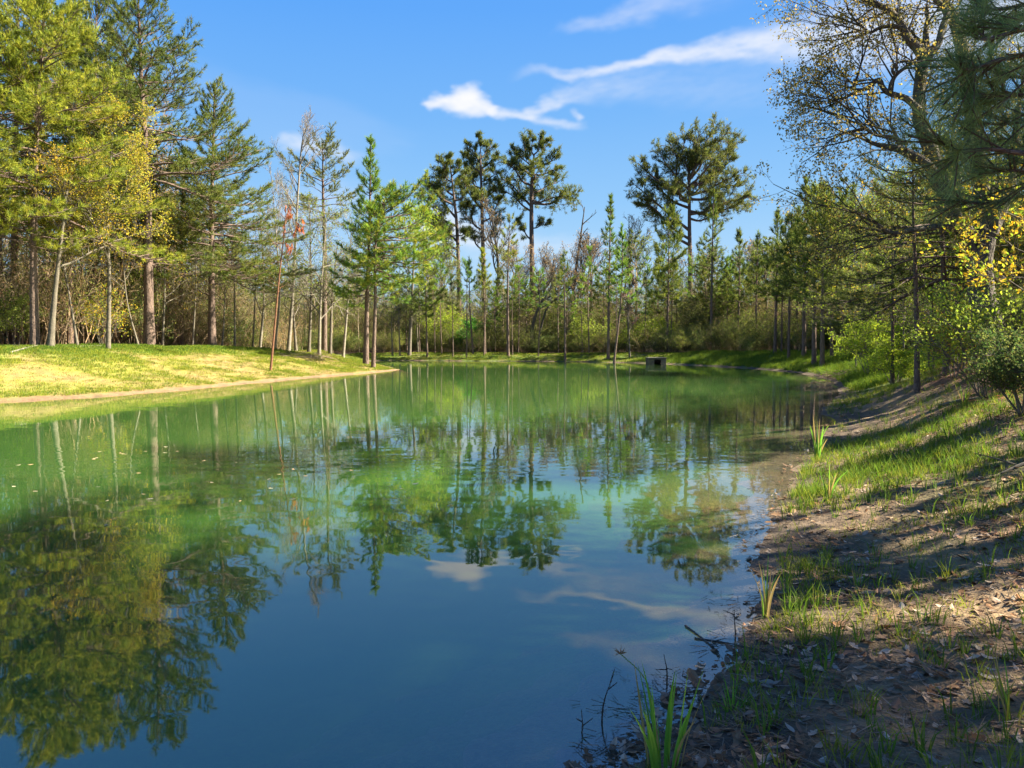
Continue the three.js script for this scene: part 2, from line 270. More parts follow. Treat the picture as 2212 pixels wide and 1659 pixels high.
class Leaf {   // loose triangles, each with a colour of its own
  constructor() { this.p = []; this.c = []; }
  tri(ax, ay, az, bx, by, bz, cx, cy, cz, col, k = 1) { this.p.push(ax, ay, az, bx, by, bz, cx, cy, cz); for (let i = 0; i < 3; i++) this.c.push(col[0] * k, col[1] * k, col[2] * k); }
  get count() { return this.p.length / 9; }
  needle(p, d, len, w, col, k, R) {
    let sx = d.y * .3 - d.z + R.s(.6), sy = R.s(1), sz = d.x - d.y * .2 + R.s(.6); const dt = sx * d.x + sy * d.y + sz * d.z; sx -= dt * d.x; sy -= dt * d.y; sz -= dt * d.z; const l = w * .5 / (Math.hypot(sx, sy, sz) || 1); sx *= l; sy *= l; sz *= l;
    this.tri(p.x - sx, p.y - sy, p.z - sz, p.x + sx, p.y + sy, p.z + sz, p.x + d.x * len, p.y + d.y * len, p.z + d.z * len, col, k);
  }
  flake(p, d, len, w, col, k, R) {   // a small leaf: two triangles folded along the middle
    const s = V(R.s(1), R.s(1), R.s(1)).cross(d).normalize(), n = s.clone().cross(d), m = p.clone().addScaledVector(d, len * .45), e = p.clone().addScaledVector(d, len);
    const a = m.clone().addScaledVector(s, w * .5).addScaledVector(n, w * .14), b = m.clone().addScaledVector(s, -w * .5).addScaledVector(n, w * .14);
    this.tri(p.x, p.y, p.z, a.x, a.y, a.z, e.x, e.y, e.z, col, k); this.tri(p.x, p.y, p.z, e.x, e.y, e.z, b.x, b.y, b.z, col, k);
  }
  stick(a, b, r, col, k = 1) {   // a three-sided twig
    const d = b.clone().sub(a).normalize(), s = (Math.abs(d.y) > .9 ? V(1, 0, 0) : UP).clone().cross(d).normalize(), u = s.clone().cross(d), q = [];
    for (let i = 0; i < 3; i++) { const c = Math.cos(i * 2.094) * r, e = Math.sin(i * 2.094) * r; q.push([s.x * c + u.x * e, s.y * c + u.y * e, s.z * c + u.z * e]); }
    for (let i = 0; i < 3; i++) { const A = q[i], B = q[(i + 1) % 3], f = .45;
      this.tri(a.x + A[0], a.y + A[1], a.z + A[2], a.x + B[0], a.y + B[1], a.z + B[2], b.x + B[0] * f, b.y + B[1] * f, b.z + B[2] * f, col, k);
      this.tri(a.x + A[0], a.y + A[1], a.z + A[2], b.x + B[0] * f, b.y + B[1] * f, b.z + B[2] * f, b.x + A[0] * f, b.y + A[1] * f, b.z + A[2] * f, col, k); }
  }
  geo() { const g = new THREE.BufferGeometry(); g.setAttribute('position', new THREE.Float32BufferAttribute(this.p, 3)); g.setAttribute('color', new THREE.Float32BufferAttribute(this.c, 3)); return g; }
}
const along = (pts, t) => { const f = clamp(t, 0, 1) * (pts.length - 1), i = Math.min(pts.length - 2, Math.floor(f)); return pts[i].clone().lerp(pts[i + 1], f - i); };
const tangent = (pts, t) => { const i = Math.min(pts.length - 2, Math.floor(clamp(t, 0, .999) * (pts.length - 1))); return pts[i + 1].clone().sub(pts[i]).normalize(); };
const smooth = (pts, n) => pts.length < 3 ? Array.from({ length: n + 1 }, (_, i) => along(pts, i / n)) : new THREE.CatmullRomCurve3(pts, false, 'centripetal').getPoints(n);
function swing(d, angle, R, az = R() * 6.283) {   // d turned by an angle, any way round
  const s = (Math.abs(d.y) > .95 ? V(1, 0, 0) : UP).clone().cross(d).normalize(), u = s.clone().cross(d);
  return d.clone().multiplyScalar(Math.cos(angle)).addScaledVector(s, Math.sin(angle) * Math.cos(az)).addScaledVector(u, Math.sin(angle) * Math.sin(az)).normalize();
}
const jit = (c, R, k = .25) => { const a = 1 + R.s(k), b = R.s(k * .35); return [c[0] * a * (1 + b), c[1] * a, c[2] * a * (1 - b)]; };
function tuft(L, p, d, o, R, k = 1) {   // a brush of needles round the end of a shoot
  const col = jit(R.pick(o.cols), R, .22), n = Math.round(o.n * 1.5 * R.in(.75, 1.25) * k);
  for (let i = 0; i < n; i++) {
    const q = p.clone().addScaledVector(d, -R() * o.len * .9), nd = swing(d, R.in(.15, o.spread ?? 1.15), R); nd.y += o.lift ?? .12; nd.normalize();
    L.needle(q, nd, o.len * R.in(.7, 1.15), o.w * 1.3, col, R.in(.8, 1.2), R);
  }
}
// a pine: whorls of limbs with side shoots on a trunk given as a line of points; o.reach(t) is the limb length at height t (0..1) of the crown
function pine(o) {
  const R = rng(o.seed), trunk = new Wood(), br = new Wood(), L = new Leaf(), path = smooth(o.path, 16), H = path[16].y - path[0].y;
  trunk.tube(path, path.map((_, i) => Math.max(.012, o.r * (1 + .25 * Math.exp(-i * 1.2)) * Math.pow(1 - i / 17, .75))), o.sides ?? 9, .12, R);
  if (o.dead) for (let i = 0; i < o.dead; i++) { const t = R.in(o.deadFrom ?? .3, o.from), p = along(path, t), a = R() * 6.283, d = V(Math.cos(a), R.in(-.15, .35), Math.sin(a)).normalize(), l = R.in(.5, o.deadLen ?? 1.6), q = [p]; for (let j = 0; j < 3; j++) { d.add(V(R.s(.25), R.s(.2), R.s(.25))).normalize(); q.push(q[j].clone().addScaledVector(d, l / 3)); } br.tube(q, [.022, .016, .01, .004].map((x) => x * (o.r / .15)), 3); if (l > .8) for (let j = 0; j < 3; j++) { const s = along(q, R.in(.4, 1)); br.tube([s, s.clone().addScaledVector(swing(d, .8, R), l * .35)], [.008, .003], 3); } }
  const crown = H * (1 - o.from), step = o.step ?? .5, nW = Math.max(3, Math.round(crown / step));
  for (let w = 0; w < nW; w++) {
    const t = (w + R.s(.3)) / nW, tc = clamp(t, 0, 1), n = Math.round((o.per ?? 4) * R.in(.7, 1.3)), a0 = R() * 6.283;
    for (let b = 0; b < n; b++) {
      if (R() < .05) continue; let az = a0 + b / n * 6.283 + R.s(.6); const p = along(path, o.from + (1 - o.from) * tc);
      const bias = o.bias ? 1 + o.bias[1] * Math.cos(az - o.bias[0]) : 1, len = Math.max(.25, o.reach(tc) * R.in(.45, 1.25) * bias);
      const el = lerp(o.el0 ?? 5, o.el1 ?? 50, tc) + R.s(12), d = V(Math.cos(az) * Math.cos(rad(el)), Math.sin(rad(el)), Math.sin(az) * Math.cos(rad(el))), pts = [p], ns = 6, sag = (o.sag ?? .12) * (1 - tc);
      for (let i = 0; i < ns; i++) { const f = i / ns; d.y += (f < .5 ? -sag : (o.curl ?? .2)); d.x += R.s(.1); d.z += R.s(.1); d.normalize(); pts.push(pts[i].clone().addScaledVector(d, len / ns)); }
      const r0 = Math.min(.011 * len + .008, o.r * .4); br.tube(pts, pts.map((_, i) => Math.max(.004, r0 * (1 - i / (ns + .5)))), 4);
      const shoots = Math.max(2, Math.round(len / (o.gap ?? .3) * 1.2));
      for (let s = 0; s < shoots; s++) {
        const f = lerp(o.bare ?? .3, 1, (s + R() * .8) / shoots), q = along(pts, f), td = tangent(pts, f), l2 = len * (.16 + .3 * (1 - f)) * R.in(.6, 1.2) + .1;
        const flat = V(-td.z, 0, td.x).multiplyScalar(s % 2 ? 1 : -1), sd = td.clone().multiplyScalar(.75).addScaledVector(flat, R.in(.5, 1)).add(V(0, R.in(-.05, .45), 0)).normalize(), e = q.clone().addScaledVector(sd, l2);
        br.tube([q, e], [Math.max(.004, r0 * .35), .003], 3);
        tuft(L, e, sd, o, R); if (l2 > .28) tuft(L, q.clone().lerp(e, .55), sd, o, R, .7);
        for (let m = l2; m > .5; m -= .35) { const g = q.clone().lerp(e, R.in(.35, .9)), gd = swing(sd, .8, R); gd.y = Math.abs(gd.y) * .6; tuft(L, g.addScaledVector(gd, .22), gd.normalize(), o, R); }
      }
      tuft(L, pts[ns], tangent(pts, 1), o, R, 1.3);
    }
  }
  for (let i = 0; i < 3; i++) tuft(L, path[16].clone().add(V(0, .12 - i * .18, 0)), V(R.s(.2), 1, R.s(.2)).normalize(), o, R, 1.4);
  return { trunk, br, L };
}
// limbs that fork again and again; twig ends go to tips
function grow(W, tips, p, dir, len, r, lv, P, R) {
  const last = lv >= P.levels - 1, n = lv === 0 ? 6 : last ? 2 : 4, pts = [p.clone()], d = dir.clone();
  for (let i = 0; i < n; i++) { d.x += R.s(P.wob); d.z += R.s(P.wob); d.y += R.s(P.wob) + P.up * (lv ? 1 : .5); d.normalize(); pts.push(pts[i].clone().addScaledVector(d, len / n)); }
  W.tube(pts, pts.map((_, i) => Math.max(P.rmin, r * (1 - .7 * i / n))), lv === 0 ? 6 : lv === 1 ? 4 : 3);
  tips.push({ p: pts[n], d, lv, last });
  if (last) { tips.push({ p: pts[1], d, lv, last }); return; }
  const k = P.kids[lv];
  for (let j = 0; j < k; j++) { const t = lerp(P.from ?? .25, 1, (j + R()) / k), q = along(pts, t), nd = swing(tangent(pts, t), rad(P.ang) * R.in(.6, 1.25), R); nd.y += P.lift ?? 0; nd.normalize(); grow(W, tips, q, nd, len * P.ratio * R.in(.7, 1.2) * (1.15 - .5 * t), Math.max(P.rmin, r * (1 - .65 * t) * .62), lv + 1, P, R); }
}
function sprig(L, tips, o, R) { for (const t of tips) if (t.last || o.all) for (let i = 0; i < o.per; i++) if (R() < (o.chance ?? 1)) { const d = swing(t.d, R.in(.2, 1.4), R); d.y += o.lift ?? 0; L.flake(t.p.clone().add(V(R.s(o.loose), R.s(o.loose), R.s(o.loose))), d.normalize(), o.size * R.in(.6, 1.3), o.size * R.in(.45, .75), jit(R.pick(o.cols), R, .25), R.in(.85, 1.15), R); } }
function hardwood(o) {   // trunk line, forks from o.from upward
  const R = rng(o.seed), trunk = new Wood(), br = new Wood(), L = new Leaf(), tips = [], path = smooth(o.path, 14), H = path[14].distanceTo(path[0]);
  trunk.tube(path, path.map((_, i) => Math.max(.012, o.r * (1 + .3 * Math.exp(-i * 1.1)) * Math.pow(1 - i / 15.5, .8))), o.sides ?? 8, .18, R);
  const P = { levels: 3, kids: [7, 6], ratio: .5, ang: 48, wob: .2, up: .06, rmin: .005, ...o.P };
  for (let i = 0; i < o.limbs; i++) { const t = lerp(o.from, .98, (i + R() * .8) / o.limbs), p = along(path, t), d = swing(tangent(path, t), rad(o.ang ?? 50) * R.in(.7, 1.2), R, o.az ? o.az[0] + R.s(o.az[1]) : undefined), f = (t - o.from) / (1 - o.from); grow(br, tips, p, d, o.len * (o.shape ? o.shape(f) : 1 - .55 * f) * R.in(.7, 1.2), Math.max(.01, o.r * .42 * (1 - .6 * f)), 0, P, R); }
  if (o.leaf) sprig(L, tips, { per: 3, loose: .08, chance: 1, ...o.leaf }, R);
  return { trunk, br, L, tips };
}
function plant(name, kinds, built, root, mats, label, category, group) {   // a tree stands at its foot; its parts keep their shape relative to it
  const o = base(name, root, label, category, group), add = (n, a, m) => { if (!(a.k || a.p.length)) return; const g = a.geo(); g.translate(-root.x, -root.y, -root.z); part(n, g, m, o); };
  add(kinds[0], built.trunk, mats[0]); add(kinds[1], built.br, mats[0]); add(kinds[2], built.L, mats[1]); return o;
}
const N = { bright: [[.24, .28, .025], [.3, .33, .03], [.34, .34, .035], [.15, .2, .025]], mid: [[.12, .17, .025], [.16, .2, .03], [.2, .22, .035], [.08, .12, .025]], dark: [[.09, .12, .02], [.12, .15, .025], [.16, .175, .03], [.07, .095, .02]], fresh: [[.13, .24, .025], [.18, .3, .03], [.24, .34, .035], [.08, .16, .025]], olive: [[.17, .18, .04], [.2, .2, .045], [.13, .15, .04]], brown: [[.38, .1, .03], [.28, .08, .03], [.45, .15, .05]] };
const F = { yellow: [[.55, .36, .02], [.62, .42, .03], [.48, .33, .03], [.4, .34, .04]], lime: [[.33, .42, .03], [.4, .46, .035], [.24, .35, .03]], spring: [[.22, .28, .045], [.28, .32, .05], [.16, .22, .035]], rust: [[.4, .25, .1], [.32, .18, .08], [.42, .31, .13]], dark: [[.05, .1, .025], [.07, .13, .03], [.095, .155, .035]], olive: [[.17, .19, .045], [.21, .23, .05], [.12, .15, .04]], oak: [[.36, .26, .06], [.44, .33, .06], [.25, .22, .05], [.16, .16, .045]], vivid: [[.12, .38, .04], [.08, .3, .03], [.2, .42, .05]] };
const PINE = ['trunk', 'branches', 'crown'], HARD = ['trunk', 'branches', 'foliage'];
const line = (d, ...q) => q.map(([x, y, dd]) => at(x, y, dd ?? d));
function rooted(d, q) { const p = line(d, ...q); p[0].y = gy(p[0].x, p[0].z) - .08; return p; }

// ---------------------------------------------------------------- the tall pines on the left bank
function addPine(px, d, o, label, group, mat = M.pineBark) { const path = rooted(d, px), b = pine({ path, sides: 9, ...o }); return plant(o.name ?? 'pine_tree', PINE, b, path[0], [mat, M.needles], label, 'pine tree', group); }
function addHard(px, d, o, label, category = 'tree', group, mat = M.greyBark) { const path = rooted(d, px), b = hardwood({ path, ...o }); return plant(o.name ?? 'deciduous_tree', HARD, b, path[0], [mat, M.leaves], label, category, group); }
const cone = (a, b = .25, p = .9) => (t) => a * (b + (1 - b) * Math.pow(1 - t, p));
const egg = (a) => (t) => a * (.35 + .65 * Math.sin(Math.PI * clamp(.25 + t * .72, 0, 1)));
addPine([[75, 745], [72, 560], [76, 380], [84, 180], [98, 20]], 31, { seed: 11, r: .17, from: .41, reach: cone(4.5, .18, .75), step: .37, per: 5, el0: -4, el1: 42, gap: .22, len: .24, n: 12, w: .02, cols: N.bright, dead: 14, deadFrom: .2, bare: .3 }, 'bright yellow-green pine at the left edge, its low boughs hiding its neighbours');
addPine([[-45, 745], [-44, 500], [-38, 250], [-20, 90]], 30, { seed: 12, r: .15, from: .33, reach: cone(4.0, .2, .8), step: .38, per: 5, el0: -4, el1: 40, gap: .28, len: .24, n: 12, w: .02, cols: N.bright, dead: 8 }, 'yellow-green pine whose boughs reach in over the left edge');
addPine([[30, 735], [32, 450], [36, 200], [40, -60]], 37, { seed: 13, r: .2, from: .55, reach: cone(3.2, .3, .8), step: .5, per: 4, el0: 0, el1: 45, gap: .3, len: .26, n: 11, w: .022, cols: N.mid, dead: 10 }, 'dark pine top rising behind the yellow-green pine at the left edge');
addPine([[200, 735], [204, 480], [206, 250], [208, 12]], 43, { seed: 14, r: .2, from: .4, reach: egg(3.9), step: .42, per: 5, el0: 5, el1: 60, gap: .3, len: .27, n: 11, w: .024, cols: N.mid, dead: 12, curl: .25 }, 'dark round-topped pine behind the yellow tree');
addPine([[322, 735], [320, 560], [318, 380], [306, 190], [298, -14]], 38, { seed: 15, r: .26, from: .49, reach: cone(4.4, .13, .75), step: .4, per: 5, el0: 2, el1: 48, gap: .27, len: .23, n: 12, w: .019, cols: [...N.dark, ...N.mid], dead: 16, deadFrom: .22, deadLen: 2.2, bias: [.4, .25] }, 'tallest dark pine on the left bank, with the thickest dark trunk');
addPine([[458, 750], [457, 600], [458, 420], [464, 178]], 42.5, { seed: 16, r: .22, from: .36, reach: cone(4.5, .12, .95), step: .36, per: 6, el0: -2, el1: 48, gap: .26, len: .23, n: 12, w: .019, cols: [...N.mid, N.dark[2], N.olive[0]], dead: 14, deadFrom: .2, deadLen: 1.8, bias: [0, .2] }, 'dark green cone-shaped pine at the right end of the tall left group');
addPine([[390, 730], [392, 500], [398, 330]], 44, { seed: 17, r: .13, from: .4, reach: cone(2.4, .2, .9), step: .5, per: 4, len: .26, n: 10, w: .024, cols: N.mid, dead: 10 }, 'smaller pine between the two dark tall pines on the left');
addPine([[150, 735], [152, 500], [150, 250], [148, 70]], 37, { seed: 18, r: .16, from: .4, reach: cone(3.4, .2, .8), step: .42, per: 5, el0: 0, el1: 45, gap: .27, len: .25, n: 11, w: .022, cols: [...N.mid, ...N.bright], dead: 10 }, 'green pine between the yellow-green pine and the dark round-topped one');
addPine([[265, 735], [262, 480], [258, 150]], 42, { seed: 19, r: .15, from: .42, reach: cone(3, .25, .8), step: .45, per: 5, el0: 0, el1: 45, gap: .28, len: .26, n: 11, w: .023, cols: N.mid, dead: 10 }, 'pine close behind the thickest dark trunk, on its left');
addHard([[350, 740], [356, 600], [350, 470]], 40, { seed: 25, r: .07, from: .3, limbs: 13, len: 2.6, leaf: { size: .09, cols: [...F.spring, ...F.yellow], per: 3, loose: .15, chance: .6 } }, 'thin tree with small yellow-green leaves right of the thickest dark trunk');
addHard([[233, 740], [236, 600], [232, 480], [240, 330], [250, 250]], 33, { seed: 21, r: .09, from: .3, limbs: 16, len: 2.9, ang: 58, P: { kids: [9, 6], ratio: .5, wob: .26 }, shape: (f) => 1 - .6 * f, leaf: { size: .085, cols: [[.44, .38, .035], [.52, .42, .035], [.36, .36, .04], [.46, .33, .03], [.28, .32, .04]], per: 7, loose: .22, chance: .7 } }, 'slender tree with golden yellow spring leaves on the left bank');
addHard([[108, 747], [118, 640], [134, 500], [150, 380]], 31, { seed: 22, r: .13, from: .45, limbs: 9, len: 3, leaf: { size: .08, cols: F.yellow, per: 4, loose: .14, chance: .7 } }, 'grey curving trunk beside the leftmost pine trunk, with yellow leaves above');
addHard([[168, 740], [150, 640], [138, 560], [150, 470]], 32.5, { seed: 23, r: .055, from: .4, limbs: 7, len: 2.4, leaf: { size: .07, cols: F.yellow, per: 2, loose: .1, chance: .5 } }, 'thin crooked bare sapling right of the grey curving trunk');
addHard([[300, 742], [276, 660], [268, 590], [262, 520]], 36.5, { seed: 24, r: .05, from: .4, limbs: 6, len: 2, leaf: { size: .07, cols: F.yellow, per: 2, loose: .1, chance: .4 } }, 'pale leaning sapling in front of the thickest dark trunk');
for (const [x0, x1, y1, d, s, lab] of [[415, 424, 520, 42, 31, 'thin dark sapling trunk left of the cone-shaped pine'], [507, 500, 470, 44, 32, 'straight thin bare trunk right of the cone-shaped pine'], [479, 486, 560, 43.5, 33, 'thin crooked pale stem close behind the cone-shaped pine'], [545, 552, 500, 50, 34, 'slim trunk at the right edge of the left thicket']]) addHard([[x0, 750], [(x0 + x1) / 2 + 3, (750 + y1) / 2], [x1, y1]], d, { seed: s, r: .06, from: .45, limbs: 10, len: 1.9, leaf: { size: .08, cols: F.olive, per: 2, loose: .1, chance: .5 } }, lab);

// the dead brown sapling and the bare pale trees beside it
{
  const path = rooted(35.5, [[584, 797], [592, 720], [603, 600], [612, 520], [618, 455]]), R = rng(41), b = { trunk: new Wood(), br: new Wood(), L: new Leaf() };
  const q = smooth(path, 16); b.trunk.tube(q, q.map((_, i) => .062 * (1 - i / 20)), 8, .25);
  for (const [x, y, n] of [[623, 462, 9], [649, 488, 7], [626, 541, 6], [640, 500, 3], [613, 500, 3]]) { const e = at(x, y, 35.5 + R.s(.3)), s = along(q, clamp((797 - y - 30) / 345, .3, .97)); b.br.tube([s, s.clone().lerp(e, .5).add(V(0, -.08, 0)), e], [.025, .016, .008], 4); for (let i = 0; i < n; i++) { const d = V(R.s(.4), -R.in(.4, 1), R.s(.4)).normalize(); tuft(b.L, e.clone().add(V(R.s(.14), R.s(.25), R.s(.14))), d, { n: 14, len: .24, w: .018, cols: N.brown, spread: .7, lift: -.2 }, R); } }
  for (let i = 0; i < 14; i++) { const s = along(q, R.in(.35, .95)), d = V(R.s(1), R.in(.1, .6), R.s(1)).normalize(), l = R.in(.4, 1.3), m = s.clone().addScaledVector(d, l * .5), e = m.clone().addScaledVector(d.add(V(0, .35, 0)).normalize(), l * .5); b.br.tube([s, m, e], [.014, .009, .004], 3); }
  plant('dead_pine', ['trunk', 'branches', 'dead_needles'], b, path[0], [M.redBark, M.dry], 'leaning red-brown dead sapling pine with rusty needle tufts by the left shore', 'dead tree');
}
const twiggy = { levels: 3, kids: [8, 7], ratio: .46, ang: 38, wob: .13, up: .12, rmin: .006 };
addHard([[622, 748], [632, 640], [640, 480], [650, 330], [656, 285]], 53, { seed: 42, r: .13, from: .38, limbs: 16, len: 3.1, ang: 30, P: twiggy, leaf: { size: .06, cols: [[.3, .17, .15], [.36, .26, .2]], per: 1, loose: .05, chance: .3 } }, 'tall bare tree with pale twigs and pinkish buds behind the dead sapling', 'tree', null, M.paleBark);
addHard([[592, 748], [604, 640], [596, 500], [587, 380]], 50, { seed: 43, r: .08, from: .35, limbs: 13, len: 2.6, ang: 34, P: twiggy }, 'bare pale sapling left of the tall bare tree', 'tree', null, M.paleBark);
addPine([[700, 745], [702, 560], [698, 430], [697, 312]], 58, { seed: 44, r: .2, from: .55, reach: egg(3.0), step: .6, per: 4, el0: 5, el1: 55, gap: .36, len: .28, n: 9, w: .03, cols: [N.olive[0], N.olive[2], N.dark[2]], dead: 14 }, 'round-topped brownish pine behind the bare trees');
for (const [x0, xm, x1, y1, d, s, len, lab, lf] of [[667, 672, 668, 430, 50, 51, 3.6, 'grey forked hardwood left of the earth heap', F.spring], [689, 693, 706, 460, 49, 52, 3.6, 'pale grey hardwood rising behind the earth heap', F.spring], [713, 718, 730, 520, 51, 53, 2.6, 'thin straight grey trunk right of the earth heap', F.olive], [740, 752, 760, 470, 55, 54, 3.8, 'spreading bare tree left of the bright conical pine', F.spring], [640, 630, 610, 470, 54, 55, 3.8, 'spreading twiggy tree behind the bare pale saplings', F.olive], [560, 570, 560, 430, 52, 56, 3.6, 'twiggy tree with small olive leaves behind the dead sapling', F.olive]])
  addHard([[x0, 752], [xm, 640], [x1, y1]], d, { seed: s, r: .11, from: .3, limbs: 13, len, ang: 52, P: { kids: [8, 6], ratio: .5, wob: .22, rmin: .007 }, leaf: { size: .1, cols: lf, per: 2, loose: .15, chance: .55 } }, lab, 'tree', null, s % 2 ? M.greyBark : M.paleBark);
addPine([[790, 770], [793, 640], [798, 500], [801, 297]], 46, { seed: 61, r: .17, from: .34, reach: cone(2.25, .12, .9), step: .36, per: 6, el0: 0, el1: 55, gap: .26, len: .26, n: 11, w: .024, cols: [...N.fresh, N.mid[1]], dead: 12, curl: .26 }, 'fresh green conical pine standing alone on the point, tallest there');
addPine([[806, 791], [811, 640], [812, 520], [838, 405]], 43.5, { seed: 62, r: .12, from: .42, reach: (t) => 2.1 * Math.sin(Math.PI * clamp(.2 + .8 * t, 0, 1)) + .3, step: .36, per: 6, el0: -8, el1: 40, gap: .28, len: .26, n: 11, w: .024, cols: [...N.fresh, ...N.bright], bias: [0, .6], dead: 6 }, 'front pine on the point with light green boughs leaning to the right');
addHard([[884, 745], [892, 600], [900, 452]], 66, { seed: 63, r: .14, from: .35, limbs: 14, len: 3.6, ang: 45, leaf: { size: .16, cols: F.lime, per: 5, loose: .25, chance: .8 } }, 'lime green leafing tree behind the pines of the point');
for (const [x0, x1, y1, d, s, lab] of [[848, 846, 640, 66, 71, 'leftmost thin trunk at the end of the far bank'], [864, 862, 630, 66, 72, 'second thin trunk at the end of the far bank'], [884, 886, 640, 67, 73, 'short thin grey trunk on the far bank left of the dark stem'], [903, 900, 690, 68, 74, 'dark short stem on the far bank, left of the slim green pine']]) addHard([[x0, 766], [(x0 + x1) / 2 - 1, 700], [x1, y1]], d, { seed: s, r: .075, from: .4, limbs: 8, len: 1.7, P: { rmin: .009 }, leaf: { size: .12, cols: F.olive, per: 2, loose: .15, chance: .6 } }, lab);

// ---------------------------------------------------------------- the far wood: tall pines with open crowns
function crownPine(px, d, r, limbs, o, label) {   // limbs drawn one by one: [start along the trunk, end point in the picture, depth shift, spread of the needle clouds]
  const R = rng(o.seed), path = rooted(d, px), b = { trunk: new Wood(), br: new Wood(), L: new Leaf() }, q = smooth(path, 18), tips = [];
  b.trunk.tube(q, q.map((_, i) => Math.max(.03, r * (1 + .25 * Math.exp(-i)) * (1 - .78 * i / 18))), 9, .1);
  const P = { levels: 3, kids: o.kids ?? [7, 6], ratio: .5, ang: 55, wob: .3, up: .05, rmin: .014, from: .2, lift: .12 };
  for (const [t, x, y, dz] of limbs) {
    const s = along(q, t), e = at(x, y, d + dz), l = s.distanceTo(e), m1 = s.clone().lerp(e, .35).add(V(R.s(.1 * l), -.08 * l + R.s(.05 * l), R.s(.1 * l))), m2 = s.clone().lerp(e, .7).add(V(R.s(.08 * l), R.s(.06 * l), R.s(.08 * l))), lp = smooth([s, m1, m2, e], 8);
    b.br.tube(lp, lp.map((_, i) => Math.max(.02, Math.min(r * .5, .028 * l + .03) * (1 - .8 * i / 8))), 6);
    const kids = Math.round((o.sub ?? 14) * clamp(l / 4, .5, 1.6));
    for (let k = 0; k < kids; k++) { const f = lerp(.2, 1, (k + R()) / kids), d0 = swing(tangent(lp, f), R.in(.5, 1.3), R); d0.y += .12; grow(b.br, tips, along(lp, f), d0.normalize(), Math.min(1.95, l * .4) * R.in(.5, 1.25) * (1.15 - .4 * f), .035, 1, P, R); }
  }
  for (const t of tips) if (t.lv >= 1) for (let i = 0; i < 2; i++) tuft(b.L, t.p.clone().add(V(R.s(.24), R.s(.16) + .03, R.s(.24)).multiplyScalar(i)), swing(t.d, R.in(0, .7), R), { n: 6, len: .36, w: .034, cols: o.cols, spread: 1.3, lift: .15 }, R);
  return plant('tall_pine', PINE, b, path[0], [M.pineBark, M.needles], label, 'pine tree');
}
crownPine([[994, 745], [991, 620], [987, 489], [980, 420], [973, 362]], 86, .3, [[.4, 908, 470, 0], [.43, 935, 478, 2], [.46, 1010, 500, -2], [.5, 915, 430, -1], [.56, 935, 405, 2], [.6, 1010, 440, 1], [.66, 925, 395, 0], [.7, 1012, 400, -2], [.74, 950, 370, 2], [.8, 1008, 372, 1], [.86, 952, 346, 0], [.92, 995, 350, -1], [.99, 972, 333, 0], [.36, 945, 500, -2]], { seed: 101, cols: [...N.dark, N.mid[1], N.mid[2]] }, 'left one of the three tall far pines, shortest, with one low drooping bough');
crownPine([[1048, 745], [1045, 600], [1042, 489], [1039, 380], [1037, 328]], 89, .33, [[.38, 1010, 500, 1], [.42, 1075, 478, -1], [.48, 1005, 440, 0], [.52, 1082, 430, 1], [.58, 1005, 395, -1], [.62, 1078, 400, 2], [.68, 1002, 362, 0], [.72, 1070, 372, -2], [.78, 1006, 335, 1], [.82, 1070, 335, 0], [.88, 1014, 312, 0], [.92, 1062, 312, 1], [.99, 1035, 293, 0], [.75, 1040, 360, 4], [.6, 1040, 430, -4]], { seed: 102, cols: [...N.dark, N.mid[1], N.mid[2]] }, 'middle one of the three tall far pines, with a narrow upright crown');
crownPine([[1152, 745], [1150, 620], [1148, 457], [1150, 375], [1154, 332]], 88, .38, [[.4, 1120, 470, 0], [.44, 1185, 480, -1], [.5, 1085, 410, 0], [.53, 1095, 385, 2], [.55, 1238, 428, 0], [.57, 1215, 425, -2], [.62, 1205, 395, 2], [.66, 1090, 352, -1], [.72, 1105, 335, 1], [.75, 1210, 360, 0], [.8, 1205, 340, -1], [.82, 1112, 320, 0], [.88, 1130, 303, 1], [.92, 1185, 305, 0], [.97, 1150, 292, 0], [.99, 1172, 295, -1], [.6, 1150, 420, 4], [.7, 1150, 360, -4]], { seed: 103, cols: [...N.dark, N.mid[1], N.mid[2]], sub: 12 }, 'right one of the three tall far pines, with a broad rounded crown');
crownPine([[1491, 740], [1491, 620], [1491, 585], [1489, 470], [1489, 409], [1486, 385]], 84, .36, [[.5, 1400, 440, 0], [.52, 1378, 425, 2], [.55, 1372, 400, -1], [.6, 1570, 455, 0], [.62, 1618, 425, -2], [.64, 1610, 440, 2], [.66, 1395, 380, 1], [.7, 1378, 352, 0], [.72, 1595, 400, 1], [.75, 1600, 375, -1], [.8, 1425, 330, 0], [.82, 1442, 315, 2], [.84, 1585, 340, 0], [.86, 1590, 310, 1], [.9, 1480, 300, 0], [.93, 1510, 290, -1], [.95, 1545, 280, 1], [.97, 1570, 288, -2], [.99, 1500, 320, 2], [.78, 1530, 390, 3], [.7, 1450, 400, -4], [.85, 1540, 340, -4]], { seed: 104, cols: [...N.dark, ...N.olive, N.mid[1], N.mid[2]], sub: 12 }, 'broad spreading far pine standing alone above the drain box');

